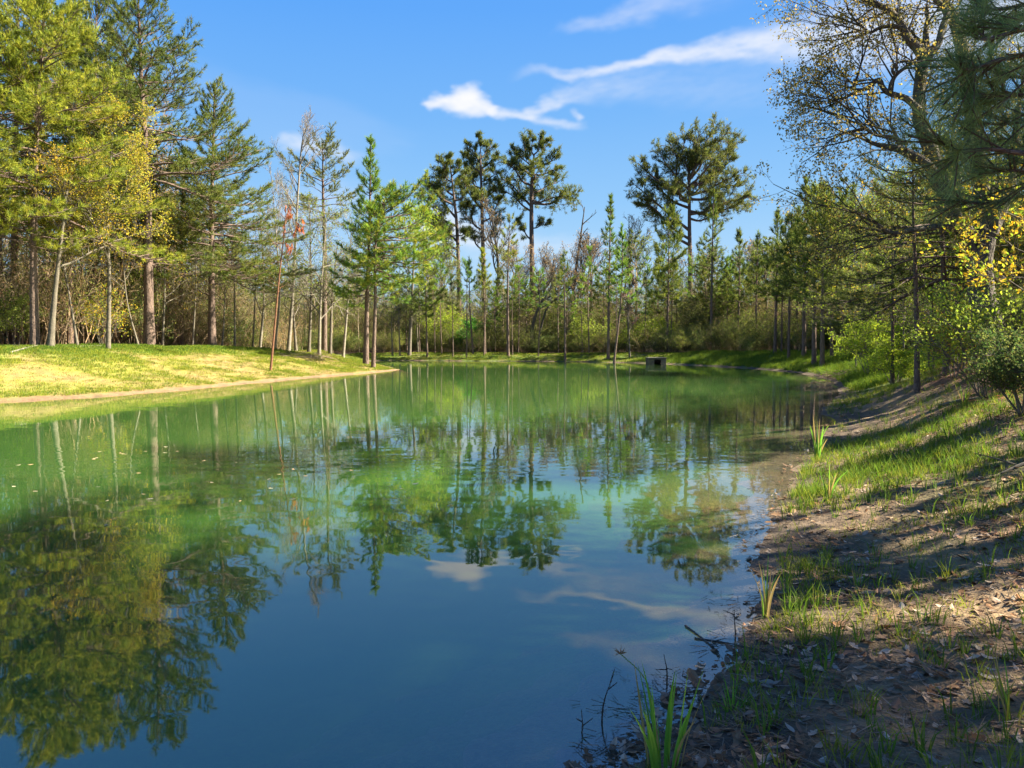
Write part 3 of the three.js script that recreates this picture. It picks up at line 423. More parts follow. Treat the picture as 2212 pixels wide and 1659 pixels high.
// slim pines and trunks along the far bank: foot, head, depth, reach, needles per brush
const slim = (x0, xm, x1, y1, d, o, lab) => addPine([[x0, 762], [xm, (762 + y1) / 2], [x1, y1]], d, { name: 'slim_pine', r: .085, from: .42, reach: cone(1.15, .2, .9), step: .45, per: 4, el0: 15, el1: 65, curl: .3, gap: .3, len: .3, n: 10, w: .03, cols: N.mid, dead: 8, sides: 7, ...o }, lab);
slim(923, 920, 921, 535, 65, { seed: 201, reach: egg(1.5), cols: N.mid, from: .35 }, 'slim sparse green pine on the far bank, furthest left there');
slim(1022, 1015, 1013, 560, 65, { seed: 202, from: .7, reach: cone(.6, .3), n: 7 }, 'very thin leaning pine stem under the left tall pine');
slim(1048, 1046, 1042, 540, 65, { seed: 203, from: .62, reach: cone(.8, .3), cols: N.bright }, 'thin pine with a small yellowish top under the middle tall pine');
slim(1098, 1097, 1101, 468, 64, { seed: 204, r: .11, from: .68, reach: cone(1.3, .4), cols: [...N.bright, ...N.olive], per: 3, step: .6 }, 'pale-stemmed pine with few yellow-green brushes, between the middle and right tall pines');
slim(1107, 1106, 1108, 600, 64.5, { seed: 205, r: .05, from: .75, reach: cone(.5, .4), n: 6 }, 'thin stem touching the pale-stemmed pine on its right');
slim(1221, 1220, 1218, 545, 61, { seed: 206, from: .66, reach: cone(.9, .3), cols: N.mid, per: 3 }, 'straight thin pale stem with a sparse top, right of the broad-crowned tall pine');
slim(1314, 1316, 1320, 422, 60, { seed: 207, r: .12, from: .42, reach: cone(1.3, .14, .8), cols: [...N.mid, N.fresh[0]], curl: .4 }, 'tallest slim pine on the far bank, with a narrow pointed crown');
slim(1326, 1343, 1344, 487, 58, { seed: 208, r: .085, from: .4, reach: cone(1.1, .15, .8), cols: N.fresh, per: 3 }, 'slim pine with a bent pale trunk, left of the drain box');
slim(1441, 1444, 1446, 454, 62, { seed: 209, r: .11, from: .38, reach: egg(1.7), cols: [...N.mid, N.bright[0]] }, 'full green slim pine right behind the drain box');
slim(1449, 1452, 1456, 560, 63, { seed: 210, r: .06, from: .5, reach: egg(1.1), cols: N.mid }, 'thin pine stem close to the right of the one behind the drain box');
slim(1536, 1538, 1542, 408, 60, { seed: 211, r: .12, from: .5, reach: cone(1.6, .2, .8), cols: N.mid, per: 3, step: .5, el0: 25, el1: 70, curl: .5 }, 'open slim pine with upswept boughs in front of the broad spreading pine');
slim(1593, 1597, 1598, 497, 60, { seed: 212, r: .09, from: .42, reach: cone(1.3, .15, .8), cols: N.mid }, 'slim pine second to the right of the broad spreading pine');
slim(1633, 1634, 1637, 503, 58, { seed: 213, r: .085, from: .42, reach: cone(1.1, .15, .8), cols: N.mid, per: 3 }, 'slim pine third to the right of the broad spreading pine');
slim(1674, 1678, 1680, 455, 50, { seed: 214, r: .11, from: .4, reach: cone(1.5, .15, .8), cols: N.mid }, 'dark slim pine at the left end of the right-hand pine stand');
slim(1688, 1690, 1692, 520, 50, { seed: 215, r: .07, from: .45, reach: cone(1.1, .2), cols: N.mid }, 'thin pine beside the left end of the right-hand pine stand');
slim(1704, 1706, 1710, 470, 47, { seed: 216, r: .09, from: .4, reach: egg(1.6), cols: N.mid }, 'green pine with a round crown in the right-hand pine stand');
slim(1737, 1738, 1741, 386, 46, { seed: 217, r: .13, from: .42, reach: cone(1.9, .14, .85), cols: N.mid }, 'tallest dark pine of the right-hand pine stand');
slim(1759, 1760, 1764, 420, 42, { seed: 218, r: .13, from: .38, reach: egg(2.2), cols: [...N.mid, ...N.olive] }, 'thick-trunked pine in the middle of the right-hand pine stand');
slim(1777, 1778, 1782, 440, 40, { seed: 219, r: .12, from: .36, reach: egg(2.3), cols: [...N.mid, N.bright[1]] }, 'front pine of the right-hand pine stand with light green boughs');
slim(1797, 1796, 1800, 470, 43, { seed: 220, r: .09, from: .38, reach: egg(1.9), cols: N.mid }, 'pine at the right end of the right-hand pine stand');
slim(1722, 1722, 1724, 500, 52, { seed: 221, r: .09, from: .4, reach: egg(1.7), cols: N.mid }, 'pine at the back of the right-hand pine stand');
slim(1818, 1822, 1826, 430, 47, { seed: 222, r: .1, from: .4, reach: egg(2.2), cols: N.mid }, 'dark pine just left of the leafy bush on the right bank');
slim(1862, 1860, 1858, 470, 40, { seed: 223, r: .1, from: .38, reach: egg(2.1), cols: N.mid }, 'dark pine standing behind the leafy bush on the right bank');
slim(1420, 1422, 1424, 560, 70, { seed: 224, r: .08, from: .4, reach: egg(1.4), cols: N.mid }, 'small pine deep in the far wood left of the drain-box pine');
slim(1570, 1570, 1571, 560, 66, { seed: 225, r: .07, from: .4, reach: egg(1.3), cols: N.fresh }, 'small fresh green pine between the first and second slim pines right of the broad one');

// a row of young pines at the wood edge that nothing tells apart: six shapes, the rest copies
{
  const R = rng(230), six = [];
  for (let i = 0; i < 34; i++) {
    const px = 880 + i * 26.5 + R.s(9), d = 66 + R.s(3) - Math.max(0, px - 1560) * .042, p = onGround(px, 760, d); let o;
    if (i < 6) { const h = [7.5, 8.5, 6.5, 9, 7, 8][i], q = [p, p.clone().add(V(R.s(.12), h * .5, R.s(.12))), p.clone().add(V(R.s(.2), h, R.s(.2)))], b = pine({ path: q, seed: 231 + i, r: .06, from: R.in(.35, .6), reach: i % 2 ? egg(1.1) : cone(1.1, .2, .9), step: .48, per: 3, el0: 10, el1: 60, curl: .3, gap: .32, len: .28, n: 8, w: .03, cols: i % 2 ? N.fresh : N.mid, dead: 10, sides: 6 }); o = plant('young_pine', PINE, b, p, [M.pineBark, M.needles], 'slim young pine in the row along the edge of the far wood', 'pine tree', 'slim young pines along the edge of the far wood'); six.push(o); }
    else { o = six[i % 6].clone(); o.name = numbered('young_pine'); o.position.copy(p); o.rotation.y = R() * 6.283; o.scale.set(1, R.in(.7, 1.12), 1); scene.add(o); }
  }
}
// hardwoods of the far wood
const far = (px, d, o, lab, mat = M.darkBark) => addHard(px, d, { r: .16, from: .42, limbs: 12, len: 4, ang: 36, P: { kids: [8, 7], ratio: .48, wob: .17, up: .1, rmin: .013, ang: 40 }, leaf: { size: .13, cols: F.rust, per: 1, loose: .1, chance: .3 }, ...o }, lab, 'tree', null, mat);
far([[1070, 715], [1074, 630], [1077, 585], [1070, 520], [1064, 470]], 76, { seed: 301, r: .24 }, 'dark forked bare tree between the middle and right tall pines');
far([[1147, 760], [1150, 710], [1157, 681], [1174, 640], [1186, 590]], 68, { seed: 302, r: .2, from: .55 }, 'dark bare tree leaning right from under the broad-crowned tall pine');
far([[1157, 690], [1185, 660], [1215, 640], [1240, 615]], 68, { seed: 303, r: .1, from: .5, limbs: 7, len: 2.4 }, 'low dark limb-like stem slanting right under the broad-crowned tall pine');
far([[1234, 720], [1240, 617], [1253, 521], [1263, 447]], 76, { seed: 304, r: .22, from: .6, limbs: 3, len: 2.4, leaf: null, P: { levels: 2, kids: [3], ratio: .4, wob: .2, rmin: .02 } }, 'broken leaning snag with two prongs against the sky');
far([[1247, 720], [1249, 640], [1262, 590], [1270, 548]], 76, { seed: 305, r: .15, from: .5, limbs: 8 }, 'dark stem crossing close to the right of the pronged snag');
far([[1279, 720], [1277, 640], [1275, 545]], 73, { seed: 306, r: .17 }, 'dark upright trunk between the pronged snag and the tallest slim pine');
far([[1373, 720], [1374, 630], [1376, 545]], 76, { seed: 307, r: .17, leaf: { size: .14, cols: F.spring, per: 2, loose: .1, chance: .5 } }, 'grey-green tree rising between the bent slim pine and the drain-box pine');
far([[1361, 764], [1358, 700], [1354, 600]], 60, { seed: 308, r: .07, from: .35, limbs: 9, len: 1.6, leaf: { size: .1, cols: [[.35, .12, .1], [.3, .15, .1]], per: 1, loose: .08, chance: .5 } }, 'small reddish budding tree left of the drain box', M.greyBark);
far([[1206, 735], [1200, 640], [1196, 560]], 80, { seed: 309 }, 'bare grey tree behind the straight thin stem right of the tall pines', M.greyBark);
far([[1330, 730], [1352, 610], [1376, 500]], 82, { seed: 310, len: 4.6 }, 'wide bare grey tree behind the bent slim pine', M.greyBark);
far([[960, 735], [957, 640], [950, 560]], 78, { seed: 311, leaf: { size: .15, cols: F.spring, per: 2, loose: .2, chance: .6 } }, 'grey-green leafing tree left of the three tall pines', M.greyBark);
far([[1115, 735], [1112, 640], [1118, 560]], 82, { seed: 312, leaf: { size: .14, cols: F.rust, per: 2, loose: .2, chance: .6 } }, 'rusty budding tree between the two right-hand tall pines', M.greyBark);
far([[1660, 740], [1655, 640], [1650, 560]], 62, { seed: 313, len: 3.4, leaf: { size: .13, cols: F.spring, per: 2, loose: .2, chance: .6 } }, 'leafing grey tree left of the right-hand pine stand', M.greyBark);
far([[1530, 735], [1525, 640], [1520, 570]], 74, { seed: 314, leaf: { size: .14, cols: F.olive, per: 2, loose: .2, chance: .6 } }, 'twiggy olive tree under the broad spreading pine', M.greyBark);
far([[1610, 735], [1612, 640], [1616, 560]], 72, { seed: 315, leaf: { size: .13, cols: F.rust, per: 1, loose: .1, chance: .4 } }, 'bare brown tree behind the second and third slim pines', M.greyBark);

// ---------------------------------------------------------------- shrubs one can tell apart
function shrub(x, y, d, w, h, cols, seed, label, o = {}) {
  const R = rng(seed), root = o.free ? at(x, y, d) : onGround(x, y, d, .02), b = { trunk: new Wood(), br: new Wood(), L: new Leaf() }, n = o.stems ?? 9, tips = [];
  for (let i = 0; i < n; i++) { const a = i / n * 6.283 + R.s(.4), s = R.in(.2, 1), e = V(Math.cos(a) * w * .5 * s, h * R.in(.6, 1) * Math.sqrt(1.05 - s * s * .6), Math.sin(a) * w * .5 * s), s0 = V(Math.cos(a) * w * .07, 0, Math.sin(a) * w * .07), m = s0.clone().lerp(e, .5).add(V(R.s(.1), h * .08, R.s(.1))), q = smooth([s0, m, e], 6).map((p) => p.add(root)); b.br.tube(q, q.map((_, j) => (o.r ?? .016) * (1 - j / 8)), 4); for (let k = 0; k < (o.kids ?? 9); k++) { const f = R.in(.25, 1), dd = swing(tangent(q, f), R.in(.4, 1.2), R); grow(b.trunk, tips, along(q, f), dd, R.in(.25, .5) * Math.min(w, h) * .62, .008, 1, { levels: 3, kids: [0, 5], ratio: .55, ang: 45, wob: .25, up: .08, rmin: .003 }, R); } }
  sprig(b.L, tips, { per: o.per ?? 5, size: o.size ?? .07, cols, loose: o.loose ?? .1, chance: .9, all: true }, R);
  return plant('shrub', ['twigs', 'stems', 'foliage'], b, root, [M.greyBark, M.leaves], label, 'shrub');
}
shrub(1010, 764, 69, 3.2, 2.6, F.vivid, 401, 'vivid green shrub at the wood edge under the left tall pine', { size: .15, loose: .2 });
shrub(960, 764, 71, 5, 4.6, F.lime, 402, 'yellow-green leafing shrub left of the vivid green one', { size: .14, loose: .25 });
shrub(1060, 764, 70, 3.6, 3.0, F.olive, 403, 'olive shrub right of the vivid green one', { size: .14, loose: .2 });
shrub(1185, 764, 69, 4.2, 2.8, F.olive, 404, 'olive shrub under the broad-crowned tall pine', { size: .13, loose: .2 });
shrub(1268, 764, 66, 4.6, 3.2, [...F.spring, F.lime[0]], 405, 'green shrub behind the straight thin pale stem', { size: .13, loose: .2 });
shrub(1386, 762, 64, 4, 2.4, F.lime, 406, 'bright lime shrub left of the drain box', { size: .13, loose: .18 });
shrub(1425, 758, 65, 2.8, 2.9, F.lime, 407, 'bright yellow-green shrub directly behind the drain box', { size: .13, loose: .18 });
shrub(1510, 758, 64, 4.6, 4.2, F.olive, 408, 'large dull olive shrub right of the drain box', { size: .12, loose: .2, kids: 12 });
shrub(1618, 760, 62, 2.4, 2.5, [...F.olive, F.yellow[3]], 409, 'rounded yellowish shrub between two slim pines', { size: .11, loose: .15 });
shrub(1560, 760, 64, 3, 2.6, F.dark, 410, 'dark shrub right of the large olive one', { size: .12, loose: .18 });
shrub(1884, 770, 30, 2.8, 2.5, F.lime, 411, 'loose yellow-green leafing bush at the top of the right bank', { size: .085, loose: .14, kids: 11, stems: 11 });
shrub(1935, 780, 24, 1.8, 1.4, F.lime, 412, 'small yellow-green bush left of the reddish pine trunk', { size: .07, loose: .12 });
shrub(30, 745, 33, 2.6, 2.2, F.spring, 413, 'low green bush at the left edge behind the pine trunks', { size: .08, loose: .15 });
shrub(225, 740, 34, 2.2, 2.6, [...F.yellow, ...F.lime], 414, 'yellowish bush at the foot of the yellow tree', { size: .075, loose: .15, per: 2 });
shrub(2140, 790, 12.5, 2.4, 2.0, [...F.lime, ...F.spring], 415, 'sunlit yellow-green bush at the top of the right bank', { size: .055, loose: .1, kids: 12, stems: 12 });
shrub(2226, 838, 9.5, 1.5, 1.0, [...F.dark, ...F.olive], 416, 'dark evergreen bush at the right edge above the pine straw', { size: .04, loose: .06, kids: 16, stems: 14 });
shrub(2070, 790, 16.5, 1.8, 1.6, [...F.lime, ...F.yellow], 417, 'thin yellow-leaved bush between the two slender trunks and the oak', { size: .055, loose: .1 });

// ---------------------------------------------------------------- right bank: slender pines, the oak, the near pine
addPine([[1983, 788], [1979, 640], [1973, 480], [1971, 330]], 17, { name: 'slender_pine', seed: 501, r: .062, from: .42, reach: cone(2.6, .25, .9), step: .42, per: 4, el0: -6, el1: 30, gap: .22, len: .17, n: 12, w: .011, cols: N.dark, dead: 12, deadFrom: .15, deadLen: 1.3, bare: .35, sides: 10 }, 'slender pine with a reddish sunlit trunk on the right bank');
addPine([[2047, 775], [2040, 640], [2034, 480], [2030, 260]], 18, { name: 'slender_pine', seed: 502, r: .085, from: .4, reach: cone(2.7, .25, .9), step: .42, per: 4, el0: -6, el1: 30, gap: .22, len: .17, n: 12, w: .011, cols: [...N.dark, N.mid[0]], dead: 14, deadFrom: .15, deadLen: 1.2, sides: 10 }, 'dark slender pine second from the left at the top of the right bank');
addPine([[2112, 770], [2114, 560], [2116, 360], [2118, 120]], 20, { name: 'slender_pine', seed: 503, r: .1, from: .38, reach: cone(2.9, .25, .9), step: .45, per: 4, el0: -4, el1: 32, gap: .24, len: .18, n: 12, w: .012, cols: N.dark, dead: 12, deadFrom: .15, sides: 10 }, 'pine standing behind the forked oak trunk');
addPine([[1930, 770], [1928, 600], [1926, 430]], 24, { name: 'slender_pine', seed: 504, r: .06, from: .38, reach: cone(2.2, .25, .9), step: .45, per: 4, el0: -6, el1: 30, gap: .24, len: .19, n: 11, w: .014, cols: N.dark, dead: 10, deadFrom: .1, sides: 8 }, 'thin dark pine left of the reddish trunk on the right bank');
for (const [x, y1, d, s, lab] of [[1955, 380, 27, 515, 'leafing tree behind the reddish slender trunk'], [2008, 330, 25, 516, 'leafing tree between the two slender pine trunks, at the back'], [2075, 300, 23, 517, 'leafing tree left of the forked oak'], [2160, 280, 21, 518, 'leafing tree behind the oak at the right edge'], [2205, 380, 19, 519, 'leafing tree nearest the right edge behind the oak'], [1850, 420, 36, 521, 'leafing tree at the left of the loose yellow-green bush'], [1905, 400, 33, 522, 'leafing tree behind the loose yellow-green bush'], [2018, 520, 22, 511, 'thin leafy sapling between the two slender pine trunks'], [2092, 500, 19, 512, 'thin sapling left of the pine behind the oak'], [1900, 560, 30, 513, 'thin sapling rising out of the loose yellow-green bush'], [2185, 480, 17, 514, 'thin sapling at the right edge behind the oak']]) addHard([[x, 770], [x - 4, 660], [x - 2, y1]], d, { name: 'sapling', seed: s, r: .035, from: .25, limbs: y1 < 430 ? 22 : 13, len: y1 < 430 ? 2.3 : 1.5, leaf: { size: y1 < 430 ? .075 : .06, cols: s % 2 ? [...F.lime, ...F.spring] : [...F.spring, ...F.yellow, ...F.olive], per: 3, loose: .12, chance: .7 } }, lab);
{
  const R = rng(520), d = 15.5, b = { trunk: new Wood(), br: new Wood(), L: new Leaf() }, P = (q, dz = 0) => q.map(([x, y, z]) => at(x, y, d + dz + (z ?? 0)));
  const trunkLine = P([[2160, 800], [2140, 720], [2122, 648], [2117, 575], [2126, 515]]); trunkLine[0].y = gy(trunkLine[0].x, trunkLine[0].z) - .1;
  const limbs = [   // line, start and end radius, depth lean
    [[[2126, 530], [2092, 505], [2069, 478], [2048, 436], [2031, 398], [2002, 355], [1972, 336], [1944, 322], [1918, 317], [1896, 313], [1872, 304]], .17, .03, 0],
    [[[1950, 325], [1938, 300], [1930, 283], [1915, 254]], .055, .02, 0],
    [[[2048, 436], [2030, 380], [2006, 310], [1990, 270], [1984, 232], [1988, 175], [1994, 122]], .15, .11, .4],
    [[[1994, 122], [1982, 104], [1963, 86], [1953, 66], [1944, 48], [1926, 28], [1906, 14], [1858, -6]], .1, .05, .4],
    [[[1990, 150], [2010, 118], [2026, 96], [2036, 60], [2045, 29], [2016, -6]], .085, .06, .5],
    [[[2128, 520], [2120, 400], [2100, 250], [2079, 110], [2066, 60], [2045, 14], [2015, -12]], .17, .09, 1],
    [[[2000, 250], [1973, 226], [1955, 212], [1935, 206], [1917, 200], [1906, 187], [1899, 172], [1885, 180], [1872, 192], [1858, 194], [1843, 192], [1847, 178], [1855, 158]], .075, .022, .1],
    [[[1922, 202], [1926, 180], [1935, 163], [1955, 146], [1975, 130]], .05, .03, .1],
    [[[1935, 163], [1928, 152], [1935, 138], [1955, 132], [1982, 134]], .035, .02, -.2],
    [[[1950, 60], [1922, 56], [1896, 62], [1880, 70], [1865, 60], [1848, 46]], .05, .018, .3],
    [[[2100, 510], [2045, 490], [2000, 494], [1973, 496], [1940, 504], [1918, 500], [1895, 484], [1877, 475], [1855, 462]], .075, .018, -.4],
    [[[1960, 312], [1930, 298], [1905, 294], [1887, 290], [1866, 276], [1848, 259], [1830, 232]], .045, .012, -.2],
    [[[2126, 530], [2141, 504], [2149, 470], [2140, 430], [2117, 398]], .13, .06, -.5],
    [[[2110, 560], [2090, 520], [2075, 490], [2066, 450]], .09, .05, -.6],
    [[[2140, 505], [2170, 440], [2190, 350], [2200, 230]], .13, .06, .8],
  ];
  const tl = smooth(trunkLine, 12); b.trunk.tube(tl, tl.map((_, i) => .3 - .008 * i), 14, .25);
  const tips = [], G = { levels: 4, kids: [6, 5, 4], ratio: .56, ang: 46, wob: .3, up: .03, rmin: .0035 };
  limbs.forEach(([q, r0, r1, dz], i) => {
    const l = smooth(P(q, 0).map((p, k) => { const f = d + dz * k / q.length; return p.sub(V(0, EYE, 0)).multiplyScalar(f / d).add(V(0, EYE, 0)); }), 26); b.br.tube(l, l.map((_, k) => lerp(r0, r1, k / 26)), 8, .3, R);
    const n = [6, 3, 5, 8, 5, 7, 11, 5, 3, 7, 12, 12, 5, 4, 6][i];
    for (let k = 0; k < n; k++) { const f = lerp(.3, 1, (k + R()) / n), a = swing(tangent(l, f), R.in(.4, 1.2), R); a.x -= .25; grow(b.br, tips, along(l, f), a.normalize(), R.in(.9, 1.9), .02, 1, G, R); }
    grow(b.br, tips, l[26], tangent(l, 1), 1.3, r1 * .8, 1, G, R);
  });
  sprig(b.L, tips, { per: 6, size: .06, cols: F.oak, loose: .09, chance: .7 }, R);
  plant('oak_tree', HARD, b, trunkLine[0], [M.oakBark, M.leaves], 'big gnarled oak with twisting limbs and small budding leaves on the right bank', 'oak tree');
}
{   // the near pine whose long-needled boughs hang in from the right
  const R = rng(530), b = { trunk: new Wood(), br: new Wood(), L: new Leaf() }, root = V(6.4, 0, -5.4); root.y = gy(root.x, root.z) - .1;
  const tl = smooth([root, root.clone().add(V(.05, 4, .1)), root.clone().add(V(-.1, 10, 0))], 10); b.trunk.tube(tl, tl.map((_, i) => .16 - .011 * i), 12, .15);
  const o = { n: 30, len: .22, w: .0036, cols: [[.16, .24, .08], [.22, .31, .1], [.12, .19, .07], [.3, .38, .12]], spread: 1.0, lift: -.02 };
  const boughs = [[5.4, [[2330, 320], [2212, 331], [2141, 322], [2088, 326], [2050, 319], [2012, 303]]], [5.6, [[2320, 40], [2212, 62], [2136, 84], [2105, 80], [2078, 62]]], [5.2, [[2330, 100], [2212, 118], [2150, 132], [2107, 149], [2070, 146], [2045, 130]]], [5.5, [[2330, 220], [2212, 206], [2160, 207], [2120, 215]]], [6.4, [[2330, -10], [2212, 10], [2150, 20], [2110, 5]]], [6.8, [[2320, 420], [2200, 425], [2120, 440], [2062, 432]]], [6.2, [[2330, 280], [2240, 262], [2160, 268], [2100, 262]]], [6.6, [[2330, 160], [2230, 170], [2180, 165], [2140, 180]]], [5.9, [[2330, 380], [2230, 372], [2170, 368], [2110, 378]]], [6.9, [[2330, 60], [2230, 30], [2170, 40]]], [7.2, [[2330, 330], [2240, 340], [2180, 300], [2130, 310]]]];
  for (const [d, q] of boughs) {
    const l = smooth(q.map(([x, y], i) => at(x, y, d + (i ? R.s(.12) : 0))), 14), s = along(tl, clamp((l[0].y - root.y) / 10, .05, .98)); b.br.tube([s, s.clone().lerp(l[0], .5), ...l], [.035, .03, ...l.map((_, i) => .022 * (1 - i / 18))], 6);
    for (let k = 0; k < 23; k++) { const f = R.in(.05, 1), p = along(l, f), t = tangent(l, f), a = swing(t, R.in(.3, 1.0), R), ln = R.in(.12, .5) * (1.2 - .5 * f), e = p.clone().addScaledVector(a, ln); b.br.tube([p, e], [.008, .005], 4); tuft(b.L, e, a, o, R); if (ln > .3) tuft(b.L, p.clone().lerp(e, .5), a, o, R, .6); }
    tuft(b.L, l[14], tangent(l, 1), o, R, 1.6);
  }
  plant('near_pine', ['trunk', 'boughs', 'needles'], b, root, [M.pineBark, M.needles], 'near pine at the right edge whose long-needled boughs hang into view', 'pine tree');
}
{   // a twig with young yellow leaves reaching in from the right
  const R = rng(540), b = { trunk: new Wood(), br: new Wood(), L: new Leaf() }, root = V(6.9, 0, -7.6); root.y = gy(root.x, root.z) - .05; const tips = [];
  const tl = smooth([root, root.clone().add(V(.05, 1.6, .1)), root.clone().add(V(-.1, 4.4, -.1))], 8); b.trunk.tube(tl, tl.map((_, i) => .035 - .003 * i), 7);
  for (const [d, q] of [[8.2, [[2290, 690], [2200, 620], [2140, 580], [2080, 540], [2052, 520]]], [8, [[2280, 500], [2200, 470], [2150, 450], [2105, 440]]], [8.4, [[2280, 420], [2210, 400], [2165, 380]]], [7.8, [[2280, 610], [2210, 600], [2150, 605], [2110, 590]]], [8.3, [[2280, 560], [2200, 540], [2160, 510], [2120, 490]]]]) {
    const l = smooth(line(d, ...q), 12), s = along(tl, clamp((l[0].y - root.y) / 4.4, .05, .98)); b.br.tube([s, ...l], [.014, ...l.map((_, i) => .011 * (1 - i / 16))], 5);
    for (let k = 0; k < 12; k++) { const f = R.in(.15, 1); grow(b.br, tips, along(l, f), swing(tangent(l, f), R.in(.4, 1.1), R), R.in(.2, .5), .004, 1, { levels: 3, kids: [0, 4], ratio: .5, ang: 45, wob: .2, up: .05, rmin: .0015 }, R); }
  }
  sprig(b.L, tips, { per: 3, size: .05, cols: [...F.lime, ...F.yellow], loose: .02, chance: .75, all: true }, R);
  plant('sapling', HARD, b, root, [M.greyBark, M.leaves], 'young tree at the right edge with long twigs of yellow-green leaves', 'tree');
}
// pines that stand beyond the right edge and throw their shade over the near bank and water
for (const [x, z, h, from, s, lab] of [[12, -6.5, 9.8, .25, 602, 'low pine right of the view shading the near water'], [9.5, -2.2, 8, .25, 607, 'low pine right of the view shading the near mud'], [16, -3.4, 19, .7, 608, 'umbrella-crowned pine right of the view, second row from the bank'], [18.5, -4.2, 21.5, .7, 614, 'tall pine right of the view, third row from the bank'], [14, -5.4, 15.5, .62, 615, 'pine right of the view between the low and the tall rows'], [17, -8, 18, .74, 610, 'umbrella-crowned pine right of the view behind the first row'], [21, -4.0, 24, .74, 611, 'tallest pine far right of the view'], [13, -2, 17, .7, 613, 'high-crowned pine right of the view, level with the viewer'], [16.5, -18, 15, .3, 605, 'pine deep in the right wood behind the oak'], [17, -13.5, 17, .6, 606, 'tall pine deep in the right wood']]) {
  const p = V(x, 0, z); p.y = gy(x, z) - .1; const b = pine({ path: [p, p.clone().add(V(.1, h * .5, .1)), p.clone().add(V(0, h, 0))], seed: s, r: .17, from, reach: from > .5 ? egg(3.1) : cone(2.6, .35, .9), step: from > .5 ? .36 : 1.0, per: 4, el0: -2, el1: 45, gap: .4, len: .3, n: 8, w: .045, cols: N.dark, dead: 6 }); plant('pine_tree', PINE, b, p, [M.pineBark, M.needles], lab, 'pine tree');
}

// ---------------------------------------------------------------- the wood behind: thicket and distant trees nobody could count
function scatter(name, geo, mat, spots, label) { const m = new THREE.InstancedMesh(geo, mat, spots.length), q = new THREE.Object3D(), c = new THREE.Color(); m.name = numbered(name); m.castShadow = m.receiveShadow = true; spots.forEach((s, i) => { q.position.set(s.x, s.y, s.z); q.rotation.set(s.rx ?? 0, s.ry ?? 0, s.rz ?? 0, 'YXZ'); if (s.sy) q.scale.set(s.s, s.s * s.sy, s.s); else q.scale.setScalar(s.s ?? 1); q.updateMatrix(); m.setMatrixAt(i, q.matrix); if (s.c) m.setColorAt(i, c.setRGB(...s.c)); }); tag(m, label, null, null, 'stuff'); scene.add(m); return m; }
function thicket(seed, o) {
  const R = rng(seed), L = new Leaf(), W = { tube(p, r) { for (let i = 0; i + 1 < p.length; i++) L.stick(p[i], p[i + 1], r[i], jit(R.pick(o.wood), R, .2)); } }, tips = [];
  for (let i = 0; i < o.stems; i++) { const a = R() * 6.283, s = R() * o.w * .5, p = V(Math.cos(a) * s, -.1, Math.sin(a) * s); grow(W, tips, p, V(R.s(o.lean), 1, R.s(o.lean)).normalize(), o.h * R.in(.5, 1), o.r * R.in(.5, 1), 0, { levels: o.levels ?? 3, kids: o.kids ?? [8, 4], ratio: .42, ang: 45, wob: .2, up: .04, rmin: o.rmin ?? .005 }, R); }
  if (o.leaf) sprig(L, tips, { per: 2, loose: .15, chance: .6, ...o.leaf }, R);
  return L.geo();
}
const tan_ = [[.364, .280, .182], [.280, .224, .154], [.448, .364, .252], [.196, .154, .112]], darkw = [[.140, .112, .084], [.196, .154, .112], [.098, .084, .063]];
const TH = [
  thicket(701, { stems: 22, w: 3.4, h: 3.6, r: .022, lean: .35, wood: tan_, leaf: { size: .08, cols: [...F.olive, ...F.rust], chance: .25 } }),
  thicket(702, { stems: 20, w: 3.2, h: 4.4, r: .026, lean: .3, wood: tan_, leaf: { size: .09, cols: F.olive, chance: .5, per: 2 } }),
  thicket(703, { stems: 16, w: 3, h: 2.8, r: .016, lean: .4, wood: tan_, leaf: { size: .085, cols: [...F.dark, ...F.olive], per: 4, chance: .9, all: true } }),
  thicket(704, { stems: 16, w: 3, h: 3.2, r: .016, lean: .4, wood: tan_, leaf: { size: .09, cols: [...F.spring, ...F.olive], per: 3, chance: .8, all: true } }),
  thicket(705, { stems: 12, w: 3, h: 2.2, r: .014, lean: .5, wood: tan_, leaf: { size: .085, cols: [...F.dark, ...F.olive], per: 4, chance: .9, all: true } }),
];
function farTree(seed, o) {
  const R = rng(seed), L = new Leaf(), W = { tube(p, r) { for (let i = 0; i + 1 < p.length; i++) L.stick(p[i], p[i + 1], r[i], jit(R.pick(o.wood), R, .15)); } }, tips = [], path = smooth([V(0, -.2, 0), V(R.s(.3), o.h * .5, R.s(.3)), V(R.s(.5), o.h, R.s(.5))], 8);
  W.tube(path, path.map((_, i) => o.r * (1 - i / 9)));
  if (o.pine) { for (let i = 0; i < o.limbs; i++) { const t = lerp(o.from, 1, i / o.limbs), a = R() * 6.283, l = o.len * (1.1 - .8 * (t - o.from) / (1 - o.from)) * R.in(.6, 1.2), p = along(path, t), d = V(Math.cos(a), R.in(0, .6), Math.sin(a)).normalize(), e = p.clone().addScaledVector(d, l); L.stick(p, e, .03, o.wood[0]); for (let k = 0; k < 7; k++) { const dd = swing(d, R.in(.2, 1), R); dd.y = Math.abs(dd.y); tuft(L, p.clone().lerp(e, R.in(.35, 1)).addScaledVector(dd, l * .22), dd, { n: 8, len: .34, w: .05, cols: o.cols }, R); } } }
  else { for (let i = 0; i < o.limbs; i++) { const t = lerp(o.from, .98, (i + R()) / o.limbs); grow(W, tips, along(path, t), swing(tangent(path, t), R.in(.5, .9), R), o.len * R.in(.6, 1.1) * (1.1 - .5 * t), o.r * .35, 0, { levels: 3, kids: [7, 5], ratio: .48, ang: 42, wob: .18, up: .08, rmin: .012 }, R); } sprig(L, tips, { per: 2, size: .16, cols: o.cols, loose: .2, chance: o.chance }, R); }
  return L.geo();
}
